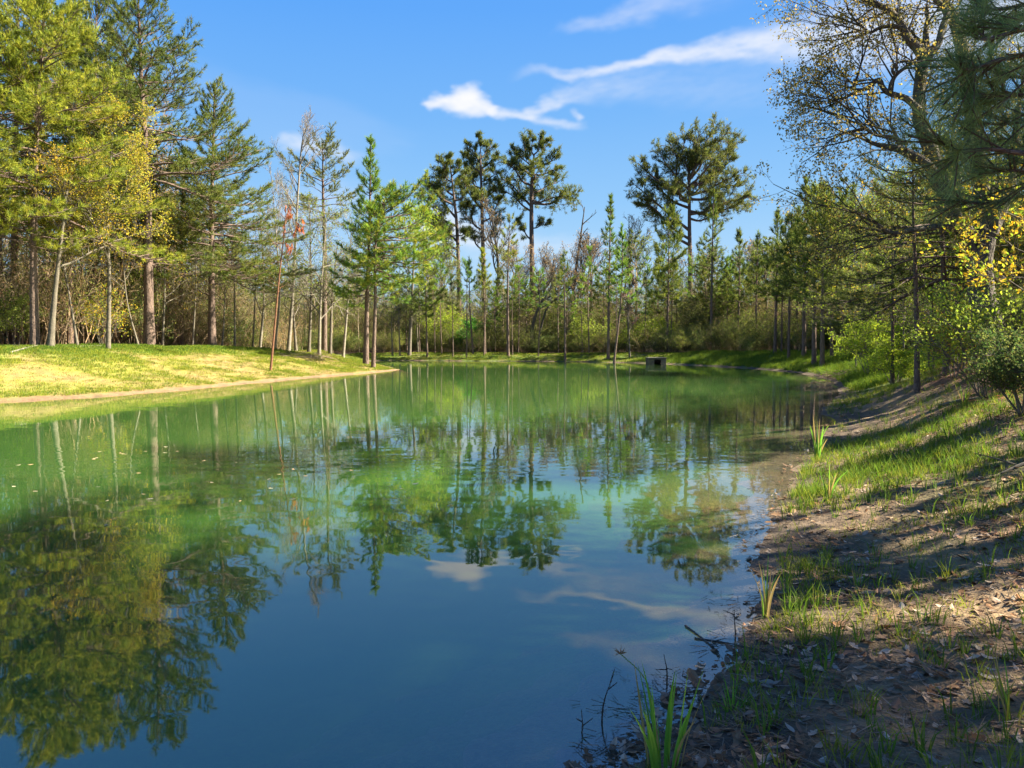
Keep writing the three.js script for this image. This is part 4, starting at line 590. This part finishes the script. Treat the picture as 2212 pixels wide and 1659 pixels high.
const FT = [
  farTree(801, { h: 12, r: .13, from: .35, limbs: 14, len: 3.6, wood: tan_, cols: F.rust, chance: .3 }), farTree(802, { h: 10, r: .11, from: .3, limbs: 14, len: 3.4, wood: tan_, cols: F.spring, chance: .7 }), farTree(803, { h: 11, r: .12, from: .3, limbs: 14, len: 3.4, wood: tan_, cols: F.olive, chance: .9 }),
  farTree(804, { h: 13, r: .13, from: .45, limbs: 40, len: 2.2, pine: true, wood: tan_, cols: N.dark }), farTree(805, { h: 11, r: .12, from: .4, limbs: 36, len: 2.3, pine: true, wood: tan_, cols: N.mid }),
];
{
  const R = rng(900), th = TH.map(() => []), ft = FT.map(() => []);
  const seen = (x, z) => -z > 8 && Math.abs(x) < -z * .78 + 7;
  let placed = 0;
  for (let i = 0; i < 200000 && placed < 1500; i++) {
    const x = R.s(75), z = -R.in(9, 112); if (!seen(x, z)) continue;
    const D = shoreDist(x, z), edge = bankOf(x, z)[1] + (x > 0 && -z < 45 ? 1.6 : 1.2); if (D < edge + (x < -5 && -z < 62 ? 2.2 : 0) || D > 46) continue;
    const left = x < -5 && -z < 62, near = D < edge + 5, depth = D - edge;
    if (R() > (near ? 1 : .45)) continue;
    placed++;
    const y = gy(x, z) - .05, ry = R() * 6.283, sc = R.in(.75, 1.25), k = 1 + R.s(.2);
    const kind = left ? R.pick([0, 0, 1, 1, 2, 2, 4]) : x > 0 && -z < 50 ? R.pick([2, 2, 3, 3, 1, 4]) : near ? R.pick([2, 3, 3, 3, 4, 4, 1]) : R.pick([0, 1, 1, 2, 2, 3]);
    th[kind].push({ x, y, z, ry, s: sc * (near && !left ? .8 : 1.1), sy: R.in(.8, 1.25) * (-z > 60 && near ? .72 : 1), c: left ? ((b) => [b, b * .95, b * .86])(k * R.in(.6, 1.5)) : ((b) => [b * 1.1, b * 1.1, b * .95])(k * R.in(.5, 1.35)) });
    if (depth > 3 && R() < .45 && depth > 3) { const kt = left ? R.pick([0, 1, 2, 2, 3, 4]) : R.pick([0, 1, 1, 2, 2, 3, 4]); const hmax = -z > 60 ? .7 : left ? 1.05 : .9; ft[kt].push({ x: x + R.s(1), y, z: z + R.s(1), ry: R() * 6.283, s: R.in(.65, 1.05) * hmax, sy: R.in(.85, 1.15), c: [k, k, k] }); }
  }
  const tl = ['tangle of bare tan stems filling the wood', 'brown twiggy thicket with a few olive leaves', 'evergreen undergrowth in the wood', 'spring green undergrowth along the wood edge', 'low evergreen brush on the wood floor'];
  TH.forEach((g, i) => th[i].length && scatter('undergrowth', g, M.leaves, th[i], tl[i]));
  const fl = ['bare trees deep in the wood', 'leafing trees deep in the wood', 'olive trees deep in the wood', 'dark pines deep in the wood', 'green pines deep in the wood'];
  FT.forEach((g, i) => ft[i].length && scatter('background_wood', g, i > 2 ? M.needles : M.leaves, ft[i], fl[i]));
  console.log('thicket', th.map((a) => a.length).join(), 'far', ft.map((a) => a.length).join(), 'tris', TH.map((g) => g.attributes.position.count / 3).join(), FT.map((g) => g.attributes.position.count / 3).join());
}
// ---------------------------------------------------------------- grass
function hit(px, py) {   // where the line of sight meets the ground
  const v = ray(px, py), p = V(0, EYE, 0); let t = .6, dt = .04;
  for (; t < 90; t += dt, dt = Math.max(.02, t * .004)) { p.copy(v).multiplyScalar(t).y += EYE; if (gy(p.x, p.z) > p.y) break; }
  p.y = gy(p.x, p.z); return p;
}
function blade(L, p, d, len, w, bend, col, R) {   // a bent blade of two segments
  const a = R() * 6.283, sx = Math.cos(a) * w * .5, sz = Math.sin(a) * w * .5, m = p.clone().addScaledVector(d, len * .55), d2 = d.clone().add(V(d.x * bend * 2 + R.s(.15), -bend, d.z * bend * 2 + R.s(.15))).normalize(), e = m.clone().addScaledVector(d2, len * .45), k = .75;
  L.tri(p.x - sx, p.y, p.z - sz, p.x + sx, p.y, p.z + sz, m.x + sx * k, m.y, m.z + sz * k, col); L.tri(p.x - sx, p.y, p.z - sz, m.x + sx * k, m.y, m.z + sz * k, m.x - sx * k, m.y, m.z - sz * k, col); L.tri(m.x - sx * k, m.y, m.z - sz * k, m.x + sx * k, m.y, m.z + sz * k, e.x, e.y, e.z, col);
}
function tuftGeo(seed, n, h, w, spread, cols, lean = .5) { const R = rng(seed), L = new Leaf(); for (let i = 0; i < n; i++) { const a = R() * 6.283, s = Math.sqrt(R()) * spread, d = V(Math.cos(a) * R() * lean, 1, Math.sin(a) * R() * lean).normalize(); blade(L, V(Math.cos(a + R.s(1)) * s, -.01, Math.sin(a + R.s(1)) * s), d, h * R.in(.5, 1.1), w * R.in(.7, 1.2), R.in(.1, .6), jit(R.pick(cols), R, .2), R); } return L.geo(); }
const GC = { green: [[.11, .19, .016], [.14, .22, .018], [.09, .16, .014]], lime: [[.24, .27, .022], [.28, .29, .03], [.19, .24, .018]], straw: [[.32, .25, .1], [.28, .21, .08], [.36, .28, .12]] };
const GR = { short: [tuftGeo(1001, 18, .1, .012, .16, GC.lime), tuftGeo(1002, 18, .11, .012, .17, GC.green), tuftGeo(1003, 16, .07, .01, .18, GC.straw, 1.4)], long: [tuftGeo(1004, 16, .3, .014, .16, GC.green), tuftGeo(1005, 14, .26, .014, .16, GC.lime)], near: [tuftGeo(1006, 7, .2, .0075, .03, GC.green, .45), tuftGeo(1007, 9, .15, .007, .05, GC.lime, .6), tuftGeo(1008, 5, .26, .007, .025, GC.green, .35), tuftGeo(1009, 12, .09, .006, .06, GC.lime, .9)] };
{
  const R = rng(1010), sets = { ls: [[], [], []], fl: [[], []], fs: [[], [], []], nr: [[], [], [], []] };
  const tryAt = (x, z) => {
    const d = -z; if (d < 2 || Math.abs(x) > d * .72 + 1.5) return;
    const D = shoreDist(x, z); if (D < .15 || D > 11) return;
    const right = x > -1 && d < 25, left = x < -4 && d < 58, n1 = fbm(x * .55 + 5, z * .55, 4), n2 = fbm(x * 1.9, z * 1.9 + 30, 4), k = 1 + R.s(.2), s = (S) => ({ x, y: gy(x, z), z, ry: R() * 6.283, s: S, c: [k, k, k * .9] });
    if (left) { if (D > 9.2 || D < .5) return; const g = sstep(.42, .6, n1 * .75 + n2 * .25) * .8 + sstep(4.8, 6.6, D) * .7; if (R() > .35 + g * .6) return; sets.ls[R() < .18 + g * .8 ? (R() < .4 + .4 * sstep(5, 8, D) ? 1 : 0) : 2].push(s(R.in(.7, 1.25) * (1 + .4 * sstep(6, 8, D)))); }
    else if (!right) { if (D > 5.4 || D < .35) return; const bare = sstep(.58, .72, n2); if (R() < bare * .8) return; const tall = x > 7 && d < 58; if (tall) sets.fl[R() < .7 ? 0 : 1].push(s(R.in(.6, 1.2))); else sets.fs[R() < .3 ? 2 : R() < .6 ? 1 : 0].push(s(R.in(.9, 1.7))); }
  };
  for (let i = 0; i < 90000; i++) { const d = R.in(18, 58), x = -R.in(3, 30); tryAt(x, -d); }
  for (let i = 0; i < 90000; i++) tryAt(R.in(-14, 22), -R.in(23, 70));
  // the near right bank: thin stands of young blades, thickest a few steps away
  for (let i = 0; i < 60000; i++) {
    const d = 2.6 * Math.pow(26 / 2.6, R()), x = R.in(-.5, d * .72 + 1), z = -d, D = shoreDist(x, z); if (D < .12 || D > 5.5) continue;
    const n = fbm(x * .9 + 50, z * .9, 3), m = fbm(x * 2.6, z * 2.6 + 7, 3), band = sstep(7.2, 8.6, d) * sstep(14.5, 11, d) * sstep(3.2, 1.6, D) * .75 + sstep(17, 20, d) * sstep(3.6, 2.6, D) * 1.0, p = (.11 + .22 * sstep(.45, .62, n) + band) * (.3 + 1.2 * sstep(.4, .62, m)) * sstep(4.2, 2.4, D + (n - .5) * 2);
    if (R() > p * (d < 7.2 ? .55 : 1)) continue; const k = 1 + R.s(.25), kind = d > 17 ? R.pick([1, 1, 0]) : d > 7 ? R.pick([0, 1, 1, 2, 2]) : R.pick([0, 1, 2, 3, 3]);
    sets.nr[kind].push({ x, y: gy(x, z) - .005, z, ry: R() * 6.283, s: R.in(.55, 1.15), c: [k, k, k] });
  }
  GR.short.forEach((g, i) => { scatter('grass', g, M.grass, sets.ls[i], ['yellow-green short grass on the left bank', 'green short grass along the top of the left bank', 'dry straw-coloured grass on the left bank'][i]); scatter('grass', g, M.grass, sets.fs[i], ['yellow-green grass on the far bank', 'green grass on the far bank', 'dry grass on the far bank'][i]); });
  GR.long.forEach((g, i) => scatter('grass', g, M.grass, sets.fl[i], ['lush green grass on the bank right of the drain box', 'yellow-green long grass on the bank right of the drain box'][i]));
  GR.near.forEach((g, i) => scatter('grass', g, M.grass, sets.nr[i], ['upright young green blades on the near bank', 'yellow-green grass on the near bank', 'tall thin green blades on the near bank', 'low grass sprouting through the leaf litter'][i]));
  console.log('grass', Object.values(sets).map((q) => q.map((a) => a.length).join('/')).join(' '));
}
// ---------------------------------------------------------------- leaf litter, pine straw, sticks
function leafGeo(seed, lobed) {   // a dry leaf with a curled, lobed blade; 1 long
  const R = rng(seed), L = new Leaf(), n = 7, curl = R.in(.15, .5), roll = R.in(.2, .7) * (R() < .5 ? -1 : 1), tw = R.s(.5), c = [1, 1, 1], rows = [];
  for (let i = 0; i <= n; i++) { const t = i / n, w = Math.sin(Math.PI * Math.pow(t, .8)) * (lobed ? .24 + .12 * Math.cos(t * 18 + seed) : .22) + .012, x = (t - .5), y = curl * (x * x) * .9, a = tw * x; const row = []; for (const s of [-1, 0, 1]) { const h = s ? Math.abs(w) * roll * (s > 0 ? 1 : .6) : 0; row.push([x, y + h + s * w * Math.sin(a), s * w * Math.cos(a)]); } rows.push(row); }
  for (let i = 0; i < n; i++) for (let s = 0; s < 2; s++) { const a = rows[i][s], b = rows[i][s + 1], d = rows[i + 1][s], e = rows[i + 1][s + 1], k = s ? 1 : .92; L.tri(...a, ...d, ...e, c, k); L.tri(...a, ...e, ...b, c, k); }
  return L.geo();
}
const LG = [leafGeo(1, false), leafGeo(2, true), leafGeo(3, true), leafGeo(4, false), leafGeo(5, false)];
const dryCols = [[.22, .14, .08], [.34, .25, .17], [.2, .115, .06], [.14, .075, .035], [.4, .31, .22], [.26, .15, .09], [.16, .1, .06]];
{
  const R = rng(1100), near = [], far = LG.map(() => []), tooClose = (p) => near.some((q) => (q.x - p.x) ** 2 + (q.z - p.z) ** 2 < .006);
  for (let i = 0; i < 30000; i++) {
    const d = 2.5 * Math.pow(30 / 2.5, R()), x = R.in(-.8, d * .74 + 1), z = -d, D = shoreDist(x, z); if (D < -.12 || D > 9) continue;
    if (R() > (.35 + .6 * sstep(.4, .6, fbm(x * 1.3, z * 1.3 + 3, 3))) * (d > 12 ? .7 : 1) * (.6 + .8 * sstep(1.2, 2.6, D))) continue;
    const s = { x, y: Math.max(gy(x, z), D < .05 ? .003 : -9) + .008, z, ry: R() * 6.283, rx: R.s(.45), rz: R.s(.45), s: R.in(.025, .085) * (R() < .1 ? 1.5 : 1), c: jit(R.pick(dryCols), R, .4) };
    if (d < 5.6 && s.s > .055 && near.length < 260 && !tooClose(s) && Math.abs(x) < d * .7 + .3) near.push(s); else far[Math.floor(R() * 5)].push(s);
  }
  const mats = dryCols.map((c) => new THREE.MeshPhysicalMaterial({ color: tint(...c), roughness: .8, side: THREE.DoubleSide, transmission: .12, thickness: 0, specularIntensity: .4 }));
  for (const s of near) { const m = part('leaf', LG[Math.floor(R() * 5)], R.pick(mats), M.ground); m.position.set(s.x, s.y, s.z); m.rotation.set(s.rx, s.ry, s.rz, 'YXZ'); m.scale.setScalar(s.s); }
  LG.forEach((g, i) => scatter('leaf_litter', g, M.litter, far[i], 'dead leaves strewn over the near bank'));
  // pine straw and bits of stem
  const S = new Leaf(); for (let i = 0; i < 16; i++) { const a = R() * 6.283, d = V(Math.cos(a), R.s(.05), Math.sin(a)).normalize(); S.needle(V(R.s(.1), .005 + R() * .01, R.s(.1)), d, R.in(.08, .17), .0024, jit([1, 1, 1], R, .2), 1, R); } const straw = S.geo();
  const K = new Leaf(); for (let i = 0; i < 3; i++) { const a = R() * 6.283, p = V(R.s(.08), .008, R.s(.08)), l = R.in(.04, .12); K.stick(p, p.clone().add(V(Math.cos(a) * l, R.in(-.005, .012), Math.sin(a) * l)), .0022, [1, 1, 1]); } const bits = K.geo();
  const st = [], bt = [], mud = [];
  for (let i = 0; i < 20000; i++) { const d = 2.5 * Math.pow(28 / 2.5, R()), x = R.in(-.6, d * .74 + 1), z = -d, D = shoreDist(x, z); if (D < .1 || D > 9) continue; const n = fbm(x * .55 + 5, z * .55, 4), up = sstep(1.8, 3.4, D + (n - .5) * 2.2); if (R() > .09 + .8 * up) continue; st.push({ x, y: gy(x, z), z, ry: R() * 6.283, s: R.in(.7, 1.3), c: jit(up > R() ? [.34, .13, .05] : [.25, .18, .11], R, .3) }); }
  for (let i = 0; i < 6000; i++) { const d = 2.5 * Math.pow(20 / 2.5, R()), x = R.in(-.8, d * .74 + 1), z = -d, D = shoreDist(x, z); if (D < -.15 || D > 6 || R() > .5) continue; bt.push({ x, y: Math.max(gy(x, z), 0), z, ry: R() * 6.283, rx: R.s(.06), s: R.in(.5, 1.4), c: jit(R.pick([[.1, .07, .045], [.16, .115, .075], [.22, .17, .12]]), R, .2) }); }
  for (let i = 0; i < 30000; i++) { const d = 2.6 * Math.pow(14 / 2.6, R()), x = R.in(-2, d * .6), z = -d, D = shoreDist(x, z); if (D < -.75 || D > .3) continue; const q = fbm(x * 1.6 + 20, z * 1.6, 3); if (R() > sstep(.5, .66, q) * sstep(-.5, -.05, D) * .22) continue; mud.push({ x, y: Math.max(0, gy(x, z)) + .002, z, ry: R() * 6.283, rx: R.s(.25), s: R.in(.3, 1.1), c: jit(R.pick([[.045, .035, .025], [.07, .055, .035], [.05, .05, .03]]), R, .2) }); }
  scatter('pine_straw', straw, M.dry, st, 'fallen pine needles on the right bank'); scatter('twig_litter', bits, M.wood, bt, 'bits of broken twig on the near bank'); scatter('shore_debris', bits, M.wood, mud, 'dark rotting bits along the muddy waterline');
}
function stickThing(name, q, r, mat, label, category, forks = 0, seed = 1, lift = 0) {   // a stick lying or standing along picture points on the ground
  const R = rng(seed), pts = q.map((p) => { const h = Array.isArray(p) ? hit(p[0], p[1]) : p.clone(); h.y = Math.max(h.y, 0) + r * .6 + lift; return h; }), root = pts[0].clone(), l = smooth(pts, 14), w = new Wood(), s = base(name, root, label, category);
  w.tube(l, l.map((p, i) => r * (1 - .55 * i / 14)), 7, .3); for (const p of [0]) { const g = w.geo(); g.translate(-root.x, -root.y, -root.z); part('stem', g, mat, s); }
  for (let i = 0; i < forks; i++) { const f = R.in(.25, .9), a = along(l, f), d = swing(tangent(l, f), R.in(.5, .9), R); d.y = Math.abs(d.y) * .6; const w2 = new Wood(), ln = R.in(.12, .35) * (r / .012); w2.tube([a, a.clone().addScaledVector(d, ln * .5), a.clone().addScaledVector(d, ln).add(V(0, R.s(.02), 0))], [r * .5, r * .35, r * .15], 5); const g = w2.geo(); g.translate(-root.x, -root.y, -root.z); part('twig', g, mat, s); }
}
stickThing('fallen_branch', [[2240, 995], [2195, 1012], [2162, 1026]], .022, M.greyBark, 'grey stick lying on red pine straw at the right edge', 'branch', 1, 3);
stickThing('fallen_twig', [[1722, 1484], [1729, 1510], [1738, 1512], [1775, 1516], [1810, 1524]], .007, M.paleBark, 'pale crooked twig on the mud right of the large tan leaf', 'twig', 3, 4);
stickThing('fallen_twig', [[1652, 1620], [1682, 1617], [1700, 1608], [1706, 1594]], .0075, M.paleBark, 'pale hooked twig on the mud right of the iris clump', 'twig', 0, 5);
stickThing('fallen_twig', [[1770, 1405], [1800, 1416], [1842, 1428]], .007, M.greyBark, 'grey forked twig in the grass of the near bank', 'twig', 3, 6);
stickThing('fallen_twig', [[1500, 1400], [1560, 1396], [1640, 1405]], .006, M.darkBark, 'dark twig caught on the muddy spit', 'twig', 4, 7);
stickThing('fallen_twig', [[1480, 1386], [1520, 1400], [1552, 1420]], .007, M.darkBark, 'dark thin twig reaching from the muddy spit into the water', 'twig', 2, 8);
stickThing('fallen_twig', [[1900, 1010], [1950, 985], [1985, 962]], .012, M.darkBark, 'dark crooked twig among the tall bright grass', 'twig', 2, 9);
stickThing('fallen_branch', [[2030, 880], [2075, 868], [2110, 866]], .03, M.greyBark, 'grey fallen branch at the foot of the leafy mound', 'branch', 2, 10);
stickThing('fallen_branch', [[20, 765], [60, 752], [84, 744]], .035, M.paleBark, 'pale fallen branch at the wood edge by the left pine trunks', 'branch', 3, 11);
stickThing('fallen_branch', [[150, 751], [200, 748], [262, 746]], .03, M.paleBark, 'pale fallen branch lying behind the crest of the left bank', 'branch', 3, 12);
// snags standing in the shallows
for (const [x, y, h, s, lab] of [[1248, 1590, .1, 31, 'black stub standing in the shallows, furthest left'], [1300, 1560, .22, 32, 'thin forked dead stem standing in the shallows'], [1590, 1375, .16, 35, 'thin dead stem at the tip of the muddy spit'], [1440, 1470, .16, 36, 'leaning thin stem in the shallows off the muddy spit']]) {
  const R = rng(s), p = onWater(x, y); p.y = gy(p.x, p.z) - .02; const t = p.clone().add(V(R.s(.06), h - p.y, R.s(.06))), w = new Wood(), o = base('dead_reed', p, lab, 'stem'), l = smooth([p, p.clone().lerp(t, .5).add(V(R.s(.02), 0, R.s(.02))), t], 6); w.tube(l, l.map((_, i) => .006 * (1 - i / 8)), 5);
  const g = w.geo(); g.translate(-p.x, -p.y, -p.z); part('stalk', g, M.darkBark, o); for (let i = 0; i < 2; i++) { const a = along(l, R.in(.5, .9)), e = a.clone().add(V(R.s(.08), R.in(.01, .06), R.s(.08))), w2 = new Wood(); w2.tube([a, e], [.0035, .0015], 4); const g2 = w2.geo(); g2.translate(-p.x, -p.y, -p.z); part('twig', g2, M.darkBark, o); }
}
// floating leaves, far out on the green water
{
  const R = rng(1200), spots = [[460, 545], [490, 510], [605, 520], [715, 508], [815, 485], [810, 513], [870, 508], [1000, 553], [1160, 562], [150, 572], [90, 575], [175, 705], [70, 680], [480, 683], [525, 750], [705, 718], [735, 742], [1040, 660], [1320, 645], [1440, 595], [1500, 628], [1330, 690], [1435, 742], [1180, 752], [1725, 600], [1780, 520], [2040, 668], [1970, 690], [520, 870], [960, 570], [1370, 620], [680, 615], [590, 516], [475, 540], [618, 521]];
  const mt = [[.5, .36, .2], [.42, .26, .13], [.55, .45, .28]].map((c) => std({ color: tint(...c), roughness: .7 })), named = { 26: 'largest pale leaf afloat, off the right end of the green water', 22: 'brown leaf afloat below the dead sapling\u2019s reflection', 0: 'pale double leaf afloat left of the middle of the left water', 12: 'orange leaf afloat nearest the left edge' };
  spots.forEach(([x, y], i) => { const p = onWater(x * .44, 752 + y * .44); p.y = .004; const o = base('floating_leaf', p, named[i] ?? 'small dead leaf floating on the green water', 'leaf', 'leaves floating on the green water'); const m = part('blade', LG[i % 5], R.pick(mt), o); m.rotation.y = R() * 6.283; m.scale.set(1, .3, 1).multiplyScalar(R.in(.05, .085) * (i === 26 || i === 0 ? 1.5 : 1)); });
}
// ---------------------------------------------------------------- irises and clumps of blades
function ribbon(pts, w, col, R) { const L = new Leaf(), n = pts.length - 1, s = V(R.s(1), 0, R.s(1)).normalize(); for (let i = 0; i < n; i++) { const wa = w * (i / n < .15 ? .8 : 1 - Math.pow(i / n, 3)), wb = w * (1 - Math.pow((i + 1) / n, 3)), a = pts[i], b = pts[i + 1], c = jit(col, R, .06), f = V(-s.z, 0, s.x); for (const sg of [-1, 1]) { const p = (q, u) => [q.x + s.x * u * sg * .5 + f.x * Math.abs(u) * .22, q.y, q.z + s.z * u * sg * .5 + f.z * Math.abs(u) * .22]; L.tri(a.x, a.y, a.z, ...p(a, wa), ...p(b, wb), c); L.tri(a.x, a.y, a.z, ...p(b, wb), b.x, b.y, b.z, c); } } return L.geo(); }
function clump(name, root, blades, h, w, cols, seed, label, lean = .3, pw = .05) {
  const R = rng(seed), o = base(name, root, label, name === 'iris_clump' ? 'iris' : 'grass clump');
  for (let i = 0; i < blades; i++) { const a = R() * 6.283, d = V(Math.cos(a) * lean * R(), 1, Math.sin(a) * lean * R()).normalize(), hh = h * R.in(.45, 1.05), pts = [V(Math.cos(a) * pw * R(), -.02, Math.sin(a) * pw * R())]; const bend = R.in(0, .09) * (R() < .15 ? 4 : 1); for (let k = 0; k < 7; k++) { pts.push(pts[k].clone().addScaledVector(d, hh / 7)); d.x += Math.cos(a) * bend; d.z += Math.sin(a) * bend; d.normalize(); } part('blade', ribbon(pts, w * R.in(.7, 1.1), R() < .24 ? [.4, .29, .1] : R.pick(cols), R), M.grass, o); }
  return o;
}
const IR = [[.12, .3, .03], [.17, .38, .035], [.24, .42, .04]];
{
  const p1 = V(.62, 0, -3.0); p1.y = gy(p1.x, p1.z);
  clump('iris_clump', p1, 20, .54, .018, IR, 1301, 'large iris clump rising from the bottom edge by the mud', .28, .08);
  const p2 = hit(1655, 1335); clump('iris_clump', p2, 11, .43, .018, [...IR, [.3, .24, .08]], 1302, 'narrow upright iris clump at the waterline above the muddy spit', .12, .03);
  const p3 = hit(1768, 992); clump('iris_clump', p3, 13, .66, .034, [...IR, [.17, .33, .03]], 1303, 'iris clump at the waterline by the brightest grass', .28, .06);
  const p4 = hit(1790, 1082); clump('iris_clump', p4, 8, .6, .024, IR, 1304, 'thin upright iris blades below the brightest grass', .1, .03);
  const p5 = hit(1583, 1535); clump('grass_clump', p5, 16, .2, .008, IR, 1305, 'small dense tuft of dark green blades right of the iris clump', .6, .03);
  const p6 = hit(1850, 1265); clump('grass_clump', p6, 14, .25, .008, [...IR, GC.lime[0]], 1306, 'tuft of long blades in the middle of the near bank', .5, .04);
  const p7 = hit(2185, 1560); clump('grass_clump', p7, 16, .34, .01, [GC.lime[0], GC.lime[1], IR[2]], 1307, 'tall tuft of bright blades at the right edge', .55, .05);
  const p8 = hit(2080, 870); clump('grass_clump', p8, 14, .4, .014, [GC.lime[0], IR[2]], 1308, 'tuft of green blades on the shaded mound', .5, .08);
  const p9 = hit(1965, 935); clump('grass_clump', p9, 10, .55, .012, [GC.green[1], IR[2]], 1309, 'tall tuft of blades standing before the shaded mound', .3, .06);
  // a sedge stalk with a small brown head
  const s = base('sedge_stalk', V(.66, gy(.66, -3.12), -3.12), 'lone thin sedge stalk with a small brown head left of the large iris clump', 'sedge'), w = new Wood(), e = at(1340, 1412, 3.3).sub(s.position); w.tube(smooth([V(-.03, 0, 0), V(-.01, .25, 0).lerp(e, .4), e], 8), Array(9).fill(.0025), 5); part('stalk', w.geo(), new THREE.MeshStandardMaterial({ color: tint(.12, .2, .04), roughness: .8 }), s);
  const R = rng(1310), L = new Leaf(); for (let i = 0; i < 26; i++) { const d = V(R.s(1), R.in(-.2, .9), R.s(1)).normalize(); L.flake(e.clone(), d, R.in(.02, .05), .006, [.3, .17, .08], 1, R); } part('seed_head', L.geo(), M.dry, s);
}
// ---------------------------------------------------------------- the concrete drain box
{
  const conc = std({ color: tint(.075, .068, .05), map: greyBarkTex, bumpMap: grainBump, bumpScale: .006, roughness: .9 }), pale = std({ color: tint(.12, .11, .085), map: greyBarkTex, bumpMap: grainBump, bumpScale: .005, roughness: .9 });
  const c = at(1417, 784, 55.2), o = base('drain_box', V(c.x, 0, c.z), 'grey concrete drain box with a dark square opening at the far waterline', 'drain');
  const bevel = (w, h, d) => { const s = new THREE.Shape(); const b = .012; s.moveTo(-w / 2 + b, -h / 2); s.lineTo(w / 2 - b, -h / 2); s.lineTo(w / 2, -h / 2 + b); s.lineTo(w / 2, h / 2 - b); s.lineTo(w / 2 - b, h / 2); s.lineTo(-w / 2 + b, h / 2); s.lineTo(-w / 2, h / 2 - b); s.lineTo(-w / 2, -h / 2 + b); const g = new THREE.ExtrudeGeometry(s, { depth: d - .02, bevelEnabled: true, bevelSize: .01, bevelThickness: .01, bevelSegments: 1 }); g.translate(0, 0, -d / 2 + .01); return g; };
  const put = (n, w, h, d, x, y, z, m) => { const q = part(n, bevel(w, h, d), m, o); q.position.set(x, y, z); return q; };
  put('front_panel', .5, 1.0, .14, -.53, .12, .5, conc); put('front_panel', .44, 1.0, .14, .58, .12, .5, pale);
  put('side_wall', .14, 1.0, 1.2, -.71, .12, -.17, conc); put('side_wall', .14, 1.0, 1.2, .73, .12, -.17, conc); put('back_wall', 1.28, 1.0, .14, 0, .12, -.7, conc); put('lintel', .62, .1, .14, .04, .56, .5, conc);
  o.scale.set(.8, .66, .86); put('top_slab', 1.66, .09, 1.42, .01, .665, -.1, pale); put('floor_slab', 1.26, .1, 1.1, 0, -.3, -.1, conc);
}
// ---------------------------------------------------------------- brush at the waterline, twigs on the heap, a wire
{
  const brush = (name, cx, n, w, h, len, seed, cols, lab, cat) => { const R = rng(seed), o = base(name, cx, lab, cat); const L = new Leaf(); for (let i = 0; i < n; i++) { const p = V(R.s(w), R() * R() * h, R.s(w * .5)), a = R() * 6.283, d = V(Math.cos(a), R.s(.35), Math.sin(a) * .6).normalize(), m = p.clone().addScaledVector(d, len * R.in(.3, .8)), e = m.clone().addScaledVector(swing(d, .5, R), len * .4), r = R.in(.004, .014), c = jit(R.pick(cols), R, .25); L.stick(p, m, r, c); L.stick(m, e, r * .5, c); } const q = part('twigs', L.geo(), M.wood, o); q.userData.kind = 'stuff'; return o; };
  const p = hit(1815, 818); p.y = Math.max(p.y, 0); brush('brush_pile', p, 190, 1.1, .45, .8, 1401, [[.2, .13, .08], [.3, .22, .15], [.13, .085, .055]], 'brown pile of dead brush in the corner of the right shore', 'brush pile');
  const q = hit(655, 772); brush('brush_pile', q, 150, 1.6, .25, .8, 1402, [[.3, .22, .15], [.2, .14, .1]], 'thin scatter of dead twigs on the earth heap of the point', 'brush pile');
  const q3 = onWater(1790, 838); q3.y = 0; brush('brush_pile', q3, 50, .9, .2, .6, 1403, [[.16, .11, .07], [.24, .17, .11]], 'dead twigs standing in the water before the brown brush pile', 'brush pile');
  const a = at(2075, 717, 10), b = at(2260, 713, 10), o = base('wire', a, 'thin dark wire across the evergreen bush at the right edge', 'wire'), w = new Wood(), pts = [0, 1, 2, 3, 4].map((i) => b.clone().sub(a).multiplyScalar(i / 4).add(V(0, -.01 * Math.sin(i / 4 * Math.PI), 0))); w.tube(pts, Array(5).fill(.003), 5); part('strand', w.geo(), M.darkBark, o);
}
scene.updateMatrixWorld(true);
renderer.render(scene, camera);
